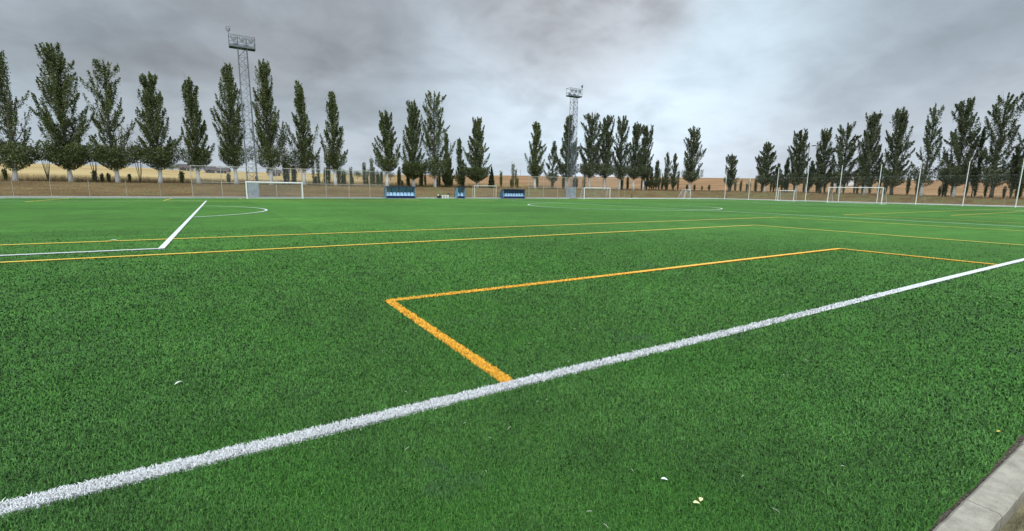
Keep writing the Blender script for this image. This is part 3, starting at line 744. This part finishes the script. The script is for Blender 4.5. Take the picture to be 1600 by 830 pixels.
# dry grass and weeds
def stalks(n, fxy, h0, h1, wd):
    x, y = fxy(n); z = terrain(x, y); t = rng.random(n) * np.pi; h = h0 + (h1 - h0) * rng.random(n); lx = rng.standard_normal(n) * .18 * h; ly = rng.standard_normal(n) * .18 * h
    ux, uy = np.cos(t) * wd / 2, np.sin(t) * wd / 2
    V = np.stack([np.stack([x - ux, y - uy, z - .03], 1), np.stack([x + ux, y + uy, z - .03], 1), np.stack([x + lx, y + ly, z + h], 1)], 1).reshape(-1, 3)
    return npmesh('dry', V, np.arange(3 * n), np.full(n, 3), rng.random(n))
def belt(y0, y1, x0, x1): return lambda n: (rng.uniform(x0, x1, n), y0 + (y1 - y0) * rng.random(n) ** 1.3)
def beltR(x0, x1, y0, y1): return lambda n: (x0 + (x1 - x0) * rng.random(n) ** 1.3, rng.uniform(y0, y1, n))
tag(link('dry_grass', stalks(42000, belt(79, 104, -40, 60), .5, 1.15, .06), M['straw']), 'tall straw-yellow dry grass beyond the left trees', 'dry grass', kind='stuff')
tag(link('dead_weeds', stalks(30000, belt(77.0, 79.6, -40, 116), .12, .6, .04), M['weed']), 'brown dead weeds along the foot of the far tree row', 'weeds', kind='stuff')
tag(link('dead_weeds', stalks(10000, beltR(106, 108.5, 8, 80), .1, .45, .04), M['weed']), 'brown dead weeds along the foot of the right tree row', 'weeds', kind='stuff')
def bankpts(n):
    x = rng.uniform(-40, 108, n); y = rng.uniform(66.7, 78, n); k = n // 3; x[:k] = rng.uniform(97.2, 108, k); y[:k] = rng.uniform(5, 78, k); return x, y
tag(link('bank_grass', stalks(90000, bankpts, .04, .16, .05), M['bankgrass']), 'short dry brown grass on the earth bank', 'dry grass', kind='stuff')
def vergepts(n): return rng.uniform(1.0, 9, n), rng.uniform(-.7, .43, n)
tag(link('verge_grass', stalks(26000, vergepts, .008, .04, .004), M['bankgrass']), 'dry brown stubble outside the near kerb', 'dry grass', kind='stuff')

# ------------------------------------------------------------ netting made of real thin strands
def grid_net(p00, p10, p01, p11, nu, nv, th=.003):
    """strands between four corners, as thin square-ish ribbons in two directions"""
    P0, P1, P2, P3 = (np.array(p, float) for p in (p00, p10, p01, p11)); V = []; n = np.cross(P1 - P0, P2 - P0); n /= np.linalg.norm(n)
    def pt(u, v_): return P0 * (1 - u) * (1 - v_) + P1 * u * (1 - v_) + P2 * (1 - u) * v_ + P3 * u * v_
    for i in range(nu + 1):
        a, b_ = pt(i / nu, 0), pt(i / nu, 1); w_ = np.cross(b_ - a, n); w_ = w_ / np.linalg.norm(w_) * th / 2; V += [a - w_, a + w_, b_ + w_, b_ - w_]
    for j in range(nv + 1):
        a, b_ = pt(0, j / nv), pt(1, j / nv); w_ = np.cross(b_ - a, n); w_ = w_ / np.linalg.norm(w_) * th / 2; V += [a - w_ + n * .002, a + w_ + n * .002, b_ + w_ + n * .002, b_ - w_ + n * .002]
    return np.array(V)
def net_obj(name, sheets, mat, parent):
    V = np.concatenate(sheets); n = len(V) // 4
    return link(name, npmesh(name, V, np.arange(4 * n), np.full(n, 4)), mat, parent)

# ------------------------------------------------------------ fences
def tall_fence(xs, ytop, label, rails, group=None):
    root = empty('chain_link_fence', (xs[0], 64.95, 0)); tag(root, label, 'fence')
    X = [x - xs[0] for x in xs]
    for x in X: MB().tube((x, 0, -.1), (x, 0, ytop + .04), .035).lathe((x, 0, ytop + .04), [(.036, 0), (.03, .02), (.0, .03)]).build('post', M['rust_post'], root)
    MB().tube((0, 0, ytop), (X[-1], 0, ytop), .034).build('top_rail', M['rust_post'], root)
    for a, b_ in rails: MB().tube((X[a], 0, 1.85), (X[b_], 0, 1.85), .026).build('middle_rail', M['rust_post'], root)
    net_obj('wire_mesh', [grid_net((0, .03, .03), (X[-1], .03, .03), (0, .03, ytop), (X[-1], .03, ytop), int(X[-1] / .07), int(ytop / .07), .0032)], M['wire'], root)
    return root
tall_fence([-2.8, .1, 2.95, 5.85, 8.75, 11.65, 14.55, 17.3, 19.9], 3.68, 'tall wire fence on grey tube posts behind the left small goal', [(0, 8)])
tall_fence([43.4, 46.4, 49.4, 52.3, 55.2, 58.1, 61.0, 63.9], 3.66, 'tall wire fence on tube posts behind the middle small goal and second tower', [(0, 7)])
lowp = empty('low_post', (0, 0, 0)); MB().tube((0, 0, -.1), (0, 0, 1.9), .024).build('tube', M['old_post'], lowp); MB().lathe((0, 0, 1.9), [(.032, 0), (.032, .03), (.0, .05)]).build('cap', M['rust_post'], lowp)
low = [((x, 66.55, -.05), 'thin grey low fence post on the kerb side at the far left', 'low posts along the left of the far path') for x in (-23.6, -20.7, -17.8, -15.0, -12.0, -8.9, -5.9)]
low += [((66.9, 66.5, -.05), 'thin low post right of the middle small goal', None), ((86.2, 66.5, -.05), 'thin low post beside the sideways goal', None),
        ((97.2, 50.2, 0), 'thin low post below the double lamp post', None), ((97.2, 29.6, 0), 'thin low post between the second and third net poles from the right edge', None), ((97.2, 20.4, 0), 'thin low post right of the last net pole', None)]
for i, (p, lab, gr) in enumerate(low):
    o = lowp if i == 0 else copy_tree(lowp); o.location = p; tag(o, lab, 'post')
    if gr: o['group'] = gr
    elif 'group' in o: del o['group']

# ------------------------------------------------------------ tall net behind the right goal
pys = [57.9, 52.85, 47.6, 42.5, 37.35, 32.0, 27.2, 22.05, 17.0]
plab = ['leftmost white net pole, in front of the lone small poplar', 'second white net pole from the left', 'third white net pole, beside the small training goal', 'fourth white net pole, between small and large goals',
        'white net pole seen inside the large right goal', 'white net pole next to the right post of the large goal', 'white net pole first to the right of the large goal', 'white net pole second to the right of the large goal', 'white net pole just beyond the right edge']
for i, y in enumerate(pys):
    r_ = empty('net_pole', (86.2, y, 0)); tag(r_, plab[i], 'pole', 'white poles of the ball-stop net')
    MB().tube((0, 0, -.1), (0, 0, 6.0), .055, .045, 10).build('shaft', M['pole'], r_)
    MB().lathe((0, 0, 6.0), [(.055, 0), (.055, .03), (.01, .06)], 10).build('cap', M['pole'], r_)
    MB().lathe((0, 0, 0), [(.11, 0), (.11, .03), (.07, .06)], 10).build('collar', M['galv'], r_)
nr = empty('ball_stop_net', (86.26, 17, 0)); tag(nr, 'faint pale net hung between the white poles behind the right goal', 'net')
net_obj('mesh', [grid_net((0, 0, .05), (0, 40.9, .05), (0, 0, 4.2), (0, 40.9, 4.2), 300, 30, .0016)], M['net'], nr)
MB().tube((0, 0, 4.2), (0, 40.9, 4.2), .004, n=5).build('rope', M['net'], nr)

# ------------------------------------------------------------ goals
def goal(loc, rz, W_, H_, Dp, label, mat='white', rr=.05, th=.0045, top_d=.7, cell=.13):
    root = empty('football_goal', loc, rz); tag(root, label, 'goal')
    h = W_ / 2
    for s in (-1, 1): MB().tube((s * h, 0, -.02), (s * h, 0, H_), rr, n=10).build('post', M[mat], root)
    MB().tube((-h - rr, 0, H_), (h + rr, 0, H_), rr, n=10).build('crossbar', M[mat], root)
    for s in (-1, 1):
        MB().tube((s * h, 0, H_ - .03), (s * h, top_d, H_ - .05), .02, n=6).tube((s * h, top_d, H_ - .05), (s * h, Dp, .03), .02, n=6).tube((s * h, 0, .03), (s * h, Dp, .03), .02, n=6).build('side_frame', M[mat], root)
    MB().tube((-h, Dp, .03), (h, Dp, .03), .02, n=6).build('ground_bar', M[mat], root)
    nu = int(W_ / cell)
    net_obj('net', [grid_net((-h, top_d, H_ - .05), (h, top_d, H_ - .05), (-h, Dp, .03), (h, Dp, .03), nu, int(H_ / cell), th),
                    grid_net((-h, 0, H_ - .02), (h, 0, H_ - .02), (-h, top_d, H_ - .05), (h, top_d, H_ - .05), nu, 5, th),
                    grid_net((-h, 0, .03), (-h, Dp, .03), (-h, 0, H_ - .02), (-h, top_d, H_ - .05), 12, int(H_ / cell), th),
                    grid_net((h, 0, .03), (h, Dp, .03), (h, 0, H_ - .02), (h, top_d, H_ - .05), 12, int(H_ / cell), th)], M['net'], root)
    return root
goal((5.6, 63.85, 0), 0, 6.1, 1.95, 1.1, 'white small-sided goal in front of the left floodlight tower', rr=.065)
goal((57.55, 63.85, 0), 0, 6.1, 1.95, 1.1, 'white small-sided goal right of the second floodlight tower', rr=.06)
goal((36.0, 66.3, 0.02), 0, 3.9, 1.98, .9, 'cream-framed goal standing between the two right dugouts', 'cream', rr=.05)
goal((84.8, 34.6, 0), -math.pi / 2, 7.45, 2.5, 2.0, 'large white full-size goal at the right end of the pitch', rr=.06, cell=.16)
goal((90.2, 48.0, 0), -math.pi / 2, 2.9, 1.95, 1.0, 'small white training goal behind the net, left of the large goal', rr=.05)
goal((83.9, 65.0, 0), math.radians(62), 2.6, 1.95, 1.6, 'spare white goal turned sideways below the stout vase-shaped poplar', 'white', rr=.045)

# ------------------------------------------------------------ floodlight towers
def tower(loc, label, flip):
    root = empty('floodlight_tower', loc); tag(root, label, 'light tower', 'floodlight towers')
    Hh = 17.6; a0, a1 = .56, .46
    for sx in (-1, 1):
        for sy in (-1, 1): MB().tube((sx * a0, sy * a0, 0), (sx * a1, sy * a1, Hh), .05, .04, 6).build('leg', M['galv'], root)
    br = MB(); n = 17
    for k in range(n):
        z0 = k * Hh / n; z1 = (k + 1) * Hh / n; w0 = a0 + (a1 - a0) * k / n; w1 = a0 + (a1 - a0) * (k + 1) / n
        c0 = [(-w0, -w0, z0), (w0, -w0, z0), (w0, w0, z0), (-w0, w0, z0)]; c1 = [(-w1, -w1, z1), (w1, -w1, z1), (w1, w1, z1), (-w1, w1, z1)]
        for i in range(4):
            j = (i + 1) % 4
            if k % 2: br.tube(c0[i], c1[j], .026, n=4)
            else: br.tube(c0[j], c1[i], .026, n=4)
            br.tube(c1[i], c1[j], .022, n=4)
    br.build('bracing', M['galv'], root)
    ld = MB().tube((.12, -.3, .2), (.12, -.3, Hh), .016, n=4).tube((.42, -.3, .2), (.42, -.3, Hh), .016, n=4)
    for k in range(58): ld.tube((.12, -.3, .3 + k * .3), (.42, -.3, .3 + k * .3), .011, n=4)
    ld.build('ladder', M['galv'], root)
    gd = MB()                                        # ribbed anti-climb sheets round the foot
    for i in range(4):
        rz = i * math.pi / 2; ca, sa = math.cos(rz), math.sin(rz)
        gd.box((-.64 * sa, .64 * ca, 1.05), (1.22, .012, 2.0), rz)
        for k in range(7): t = -.54 + k * .18; gd.box((t * ca - .652 * sa, t * sa + .652 * ca, 1.05), (.03, .014, 2.02), rz)
    gd.build('climb_guard', M['galv_pale'], root)
    MB().box((0, 0, .05), (1.7, 1.7, .2)).build('footing', M['path'], root)
    pw, pd = 1.32, .55
    pf = MB().box((0, 0, Hh + .03), (2 * pw, 2 * pd, .06)).box((0, -pd, Hh - .05), (2 * pw, .06, .2)).box((0, pd, Hh - .05), (2 * pw, .06, .2)).box((-pw, 0, Hh - .05), (.06, 2 * pd, .2)).box((pw, 0, Hh - .05), (.06, 2 * pd, .2))
    pf.build('platform', M['galv'], root)
    rl = MB()
    for z in (.42, 1.15):
        for (a, b_) in (((-pw, -pd), (pw, -pd)), ((pw, -pd), (pw, pd)), ((pw, pd), (-pw, pd)), ((-pw, pd), (-pw, -pd))): rl.tube((*a, Hh + z), (*b_, Hh + z), .028, n=6)
    for sx in (-1, -.34, .34, 1):
        for sy in (-1, 1): rl.tube((sx * pw, sy * pd, Hh), (sx * pw, sy * pd, Hh + 1.15), .03, n=6)
    rl.build('railing', M['galv'], root)
    def lamp(x, y, z, ang):
        L = MB().lathe((0, 0, 0), [(.07, -.22), (.15, -.16), (.23, -.02), (.25, .05), (.24, .07)], 14)
        b_ = L.build('floodlight', M['lamp_body'], root, (x, y, z), True); b_.rotation_euler = (rad(100), 0, ang)
        MB().lathe((0, 0, .072), [(.225, 0), (.20, .015), (.0, .022)], 14).build('lens', M['lamp_glass'], b_)
        MB().tube((-.28, 0, 0), (-.28, .28, -.05), .018, n=5).tube((.28, 0, 0), (.28, .28, -.05), .018, n=5).tube((-.28, .28, -.05), (.28, .28, -.05), .018, n=5).build('bracket', M['galv'], b_)
    for i, x in enumerate((-.85, 0, .88)): lamp(x, -pd + .05, Hh + .74, rad((-12, 4, 10)[i]))
    for i, x in enumerate((-.6, .45)): lamp(x, pd - .1, Hh + .28, rad(180))
    sx = flip * pw
    MB().tube((sx, -pd, Hh + 1.1), (sx, -pd, Hh + 1.6), .03, n=6).build('mast_stub', M['galv'], root)
    lamp(sx, -pd, Hh + 1.62, rad(40 * flip)); return root
tower((3.35, 66.3, 0), 'grey lattice floodlight tower at the left behind the small goal', -1)
tower((53.2, 66.0, 0), 'grey lattice floodlight tower near the middle, farther off', 1)

# double lamp post behind the right trees
lp = empty('street_lamp', (112, 55.6, tz(112, 55.6))); tag(lp, 'tall double-headed street lamp rising behind the right poplars', 'street lamp')
zt = 11.9 - tz(112, 55.6)
MB().tube((0, 0, 0), (0, 0, zt), .11, .06, 10).build('column', M['galv'], lp)
MB().tube((0, -.75, zt), (0, .75, zt), .04, n=8).build('arm', M['galv'], lp)
for s in (-1, 1): MB().box((0, s * .95, zt), (.3, .75, .16)).box((0, s * .95, zt - .09), (.22, .6, .03)).build('lamp_head', M['lamp_body'], lp)

# ------------------------------------------------------------ dugouts
def dugout(loc, W_, H_, nseat, label, poly='poly', npan=4, open_sides=False):
    root = empty('dugout', loc); tag(root, label, 'dugout'); h = W_ / 2; Dp = 1.15
    prof = [(0.0, H_ - .02), (.25, H_), (.6, H_ - .06), (.9, H_ - .28), (1.08, H_ - .7), (1.15, H_ - 1.1), (1.15, .12)]   # y (depth), z
    fr = MB()
    for s in (-1, 1):
        fr.path([(s * h, y, z) for y, z in prof] + [(s * h, Dp, 0)], [.03] * (len(prof) + 1), 6)
        fr.tube((s * h, 0, 0), (s * h, 0, H_ - .02), .03, n=6).tube((s * h, 0, .03), (s * h, Dp, .03), .03, n=6)
    for y, z in (prof[0], prof[3], prof[6]): fr.tube((-h, y, z), (h, y, z), .028, n=6)
    fr.build('frame', M['frame_grey'], root)
    MB().box((0, 0.0, H_ + .0), (W_ + .1, .06, .09)).build('front_trim', M['navy'], root)
    for k in range(npan):                                    # curved plastic panels, each bent as one sheet
        x0 = -h + W_ * k / npan + .05; x1 = -h + W_ * (k + 1) / npan - .05; p = MB()
        for i in range(len(prof) - 1): (ya, za), (yb, zb) = prof[i], prof[i + 1]; p.box(((x0 + x1) / 2, (ya + yb) / 2, (za + zb) / 2), (x1 - x0, .01, .01)); p.v = p.v[:-8]; p.f = p.f[:-6]; p.quad((x0, ya, za), (x1, ya, za), (x1, yb, zb), (x0, yb, zb)); p.quad((x0, ya + .012, za - .006), (x0, yb + .012, zb - .006), (x1, yb + .012, zb - .006), (x1, ya + .012, za - .006))
        p.build('back_panel', M[poly], root)
    mu = MB()
    for k in range(npan + 1):
        x = -h + W_ * k / npan
        mu.path([(x, y - .02, z - .01) for y, z in prof], [.045] * len(prof), 6)
    mu.build('mullion', M['navy'], root)
    for s in (-1, 1):
        MB().quad(*[(s * h, y, z) for y, z in [(0.0, .12)] + prof]).build('side_panel', M[poly], root)
    MB().box((0, .30, .21), (W_ - .05, .06, .36)).box((0, .05, .05), (W_ + .1, .5, .10)).box((0, .55, .36), (W_ - .05, .46, .05)).build('base_panel', M['navy'], root)
    MB().box((0, .03, .02), (W_ + .25, .9, .04)).build('plinth', M['pale_kerb'], root)
    sp = W_ / nseat
    for k in range(nseat):
        x = -h + sp * (k + .5); w_ = min(.44, sp * .86)
        s_ = MB().box((x, .38, .43), (w_, .34, .06)).build('seat', M['seat_blue'], root)
        b_ = MB(); prof2 = [(.50, .45), (.54, .60), (.56, .76), (.55, .90)]
        ws = [w_ * .9, w_, w_ * .95, w_ * .7]
        for i in range(3):
            (ya, za), (yb, zb) = prof2[i], prof2[i + 1]; wa, wb = ws[i] / 2, ws[i + 1] / 2
            b_.quad((x - wa, ya, za), (x + wa, ya, za), (x + wb, yb, zb), (x - wb, yb, zb)); b_.quad((x - wa, ya + .03, za), (x - wb, yb + .03, zb), (x + wb, yb + .03, zb), (x + wa, ya + .03, za))
        b_.build('seat_back', M['seat_blue'], s_)
    return root
dugout((21.5, 64.4, .0), 4.15, 1.66, 8, 'blue team dugout with pale curved panels, directly right of the left fence')
dugout((40.3, 64.4, .0), 4.1, 1.50, 8, 'blue team dugout with dark curved panels, right of the cream goal', 'poly_dark')
dugout((30.95, 64.6, .0), 1.25, 1.72, 2, 'narrow two-seat dugout midway between the two team dugouts', 'poly', 1)

# things left by the far path
bg_ = empty('sports_bag', (27.45, 64.9, .1)); tag(bg_, 'black bundled sports bag beside the white tubs', 'bag')
mbag = MB(); prof = []
for i in range(9):
    u = i / 8; mbag_r = .17 * math.sin(math.pi * min(max(u, .12), .88)) ** .5; prof.append(((u - .5) * .7, mbag_r))
mbag.path([(px_, 0, .17) for px_, _ in prof], [r for _, r in prof], 10); mbag.build('body', M['black'], bg_, smooth=True)
MB().path([(-.15, 0, .32), (-.1, 0, .42), (.1, 0, .42), (.15, 0, .32)], [.015] * 4, 6).build('handle', M['black'], bg_)
bl = MB().lathe((27.3, 64.95, .43), [(.01, 0), (.07, .015), (.105, .06), (.11, .11), (.105, .15), (.07, .20), (.01, .215)], 16).build('football', M['plastic_white'], smooth=True)
tag(bl, 'white football resting on the black bag', 'ball')
tub = None
for x, lab in ((27.95, 'leftmost small white tub next to the black bag'), (28.4, 'middle small white tub by the path'), (28.78, 'rightmost small white tub by the path')):
    r_ = empty('plastic_tub', (x, 64.8, .0)); tag(r_, lab, 'tub', 'white tubs by the far path')
    MB().lathe((0, 0, .02), [(.11, 0), (.13, .25), (.15, .42), (.19, .44), (.19, .50), (.165, .51), (.15, .46)], 14).build('body', M['plastic_white'], r_)
    MB().path([(-.17, 0, .46), (-.14, 0, .58), (.14, 0, .58), (.17, 0, .46)], [.008] * 4, 5).build('handle', M['galv'], r_)
mp = empty('marker_post', (29.3, 65.7, 0)); tag(mp, 'short dark-topped marker post left of the narrow dugout', 'post')
MB().tube((0, 0, 0), (0, 0, .62), .03).build('stake', M['rust_post'], mp); MB().box((0, 0, .70), (.26, .06, .18)).build('plate', M['black'], mp)
st = empty('stump_post', (68.6, 64.9 + 1.2, 0)); tag(st, 'short dark bollard on the path right of the middle small goal', 'bollard')
MB().lathe((0, 0, 0), [(.16, 0), (.13, .08), (.12, .7), (.14, .74), (.10, .85), (.0, .87)], 12).build('body', M['black'], st); MB().lathe((0, 0, .55), [(.125, 0), (.128, .05), (.125, .1)], 12).build('band', M['rust_post'], st)

# ------------------------------------------------------------ far houses, hill poles, distant trees
def house(x, y, w_, d_, h_, label, wall='wall', roof='tile', flat=False):
    z = tz(x, y) - .5; r_ = empty('farm_house', (x, y, z), random.uniform(-.4, .4)); tag(r_, label, 'house')
    MB().box((0, 0, h_ / 2), (w_, d_, h_)).build('wall', M[wall], r_)
    rf = MB()
    if flat: rf.box((0, 0, h_ + .15), (w_ + .4, d_ + .4, .3))
    else:
        k = [(-w_ / 2 - .4, -d_ / 2 - .4, h_), (w_ / 2 + .4, -d_ / 2 - .4, h_), (w_ / 2 + .4, d_ / 2 + .4, h_), (-w_ / 2 - .4, d_ / 2 + .4, h_), (-w_ / 2 - .4, 0, h_ + 1.6), (w_ / 2 + .4, 0, h_ + 1.6)]
        rf.v = k; rf.f = [[0, 1, 5, 4], [2, 3, 4, 5], [0, 4, 3], [1, 2, 5], [0, 3, 2, 1]]
    rr_ = rf.build('roof', M[roof], r_)
    MB().box((w_ * .25, .3, h_ + 1.5), (.6, .6, 1.3)).build('chimney', M[wall], rr_)
    for s in (-.28, .05, .3): MB().box((w_ * s, -d_ / 2 - .02, h_ * .55), (.9, .08, 1.1)).build('window', M['glass'], r_)
    MB().box((-w_ * .1, -d_ / 2 - .03, 1.0), (.9, .08, 2.0)).build('door', M['tile'], r_)
for x, y, w_, h_, lab in [(-13.0, 262, 5, 1.9, 'distant low farmhouse with brown roof left of the slim poplar by the tower'), (-3.6, 250, 4, 1.7, 'distant small farmhouse on the ridge just left of the left floodlight tower'), (1.4, 262, 5, 1.6, 'distant farmhouse on the ridge touching the left floodlight tower'),
                          (23.0, 262, 5.5, 2.2, 'distant dark-roofed house on the ridge left of the first dugout tree'), (51.5, 400, 12, 4.0, 'distant dark-roofed house seen above the first dugout')]:
    house(x, y, w_, 4, h_, lab)
house(262, 112, 6.5, 5, 6.2, 'pale flat-roofed building glimpsed between the right poplars above the goal', 'pale_wall', 'pale_wall', True)
for x, y, hh, lab in [(185.8, 300, 4.0, 'short mast on the skyline left of the two hilltop poles'), (192.6, 300, 5.2, 'hilltop utility pole with crossarm')]:
    zz = tz(x * 1.25, y * 1.25); r_ = empty('utility_pole', (x * 1.25, y * 1.25, zz)); tag(r_, lab, 'utility pole')
    MB().tube((0, 0, -.3), (0, 0, hh), .16, .10, 6).build('pole', M['bark_plain'], r_); MB().box((0, 0, hh - .5), (1.8, .16, .16)).build('crossarm', M['bark_plain'], r_)
for x, y, w_, h_, lab in [(50.5, 236, 5.5, 7.6, 'grey-green distant round tree just right of the narrow poplars, on the ridge'), (58, 240, 4.2, 6.2, 'pale distant tree on the ridge left of the first dugout'), (64, 240, 3.4, 8.2, 'distant taller tree on the ridge left of the first dugout poplar'),
                          (-16.5, 240, 5, 4.0, 'distant round bush on the straw field behind the fourth left poplar'), (74, 238, 5.0, 6.0, 'distant round tree on the ridge behind the first dugout')]:
    r_ = bush('distant_tree', x, y, w_ * .6, h_ * .75, lab, 'tree', None, 2200, 'leaf_grey'); 
    for c_ in r_.children:
        if c_.name.startswith('stem'): c_.name = 'trunk'
        else: c_.name = 'crown'

# ------------------------------------------------------------ litter on the near turf
def leafshape(L, wd, bend, notch=.0):
    mb = MB(); n = 7; V = []; F_ = []
    for i in range(n + 1):
        u = i / n; w_ = wd * math.sin(math.pi * u ** .8) ** .8 * .5 if 0 < u < 1 else .0005
        z = bend * math.sin(u * 3.1); V += [(L * (u - .5), -w_, z + .25 * w_), (L * (u - .5), 0, z), (L * (u - .5), w_, z + .3 * w_)]
    for i in range(n):
        k = 3 * i; F_ += [[k, k + 3, k + 4, k + 1], [k + 1, k + 4, k + 5, k + 2]]
    mb.v = V; mb.f = F_; return mb
def litter(name, x, y, L, wd, rz, mat, label, cat, bend=.006, z=.026, tilt=0., group=None):
    r_ = leafshape(L, wd, bend).build(name, M[mat], smooth=True); r_.location = (x, y, z); r_.rotation_euler = (tilt, random.uniform(-.15, .15), rz)
    return tag(r_, label, cat, group)
litter('fallen_leaf', -.375, 4.12, .075, .022, rad(38), 'leaf_pale', 'long pale curled leaf lying on the turf left of the orange corner', 'leaf', .012)
litter('paper_scrap', 1.84, 1.44, .034, .016, rad(-50), 'paper', 'tiny white paper scrap on the turf below the white touchline', 'scrap', .004, .03)
litter('fallen_leaf', 1.825, 1.235, .032, .02, rad(-40), 'leaf_yellow', 'left half of the heart-like pair of yellow-green leaves near the bottom edge', 'leaf', .004, .03)
litter('fallen_leaf', 1.865, 1.24, .034, .02, rad(25), 'leaf_yellow', 'right half of the heart-like pair of yellow-green leaves near the bottom edge', 'leaf', .004, .031)
litter('fallen_leaf', 4.07, .69, .04, .012, rad(-20), 'leaf_orange', 'small orange-yellow leaf near the kerb', 'leaf', .004, .03)
litter('fallen_leaf', -2.5, 15.8, .22, .09, rad(0), 'leaf_pale', 'pale leaf on the yellow line left of the penalty box corner', 'leaf', .03)
gs = []
for i in range(44):
    px_ = random.random(); r = 1.7 + 5.0 * px_ ** 1.4; a = rad(random.uniform(10, 82)); x, y = r * math.sin(a), r * math.cos(a)
    if y < .75: continue
    L = random.uniform(.012, .04); mb = MB(); b_ = random.uniform(-.10, .10) * L
    mb.path([(-L / 2, 0, 0), (0, b_, .002), (L / 2, 0, -.003)], [.0006, .0010, .0005], 4)
    o = mb.build('straw_bit', M['straw_bit']); o.location = (x, y, .031); o.rotation_euler = (0, random.uniform(-.2, .2), random.uniform(0, 6.3))
    tag(o, 'thin pale straw bit lying on the near turf', 'straw', 'straw bits scattered on the near turf')
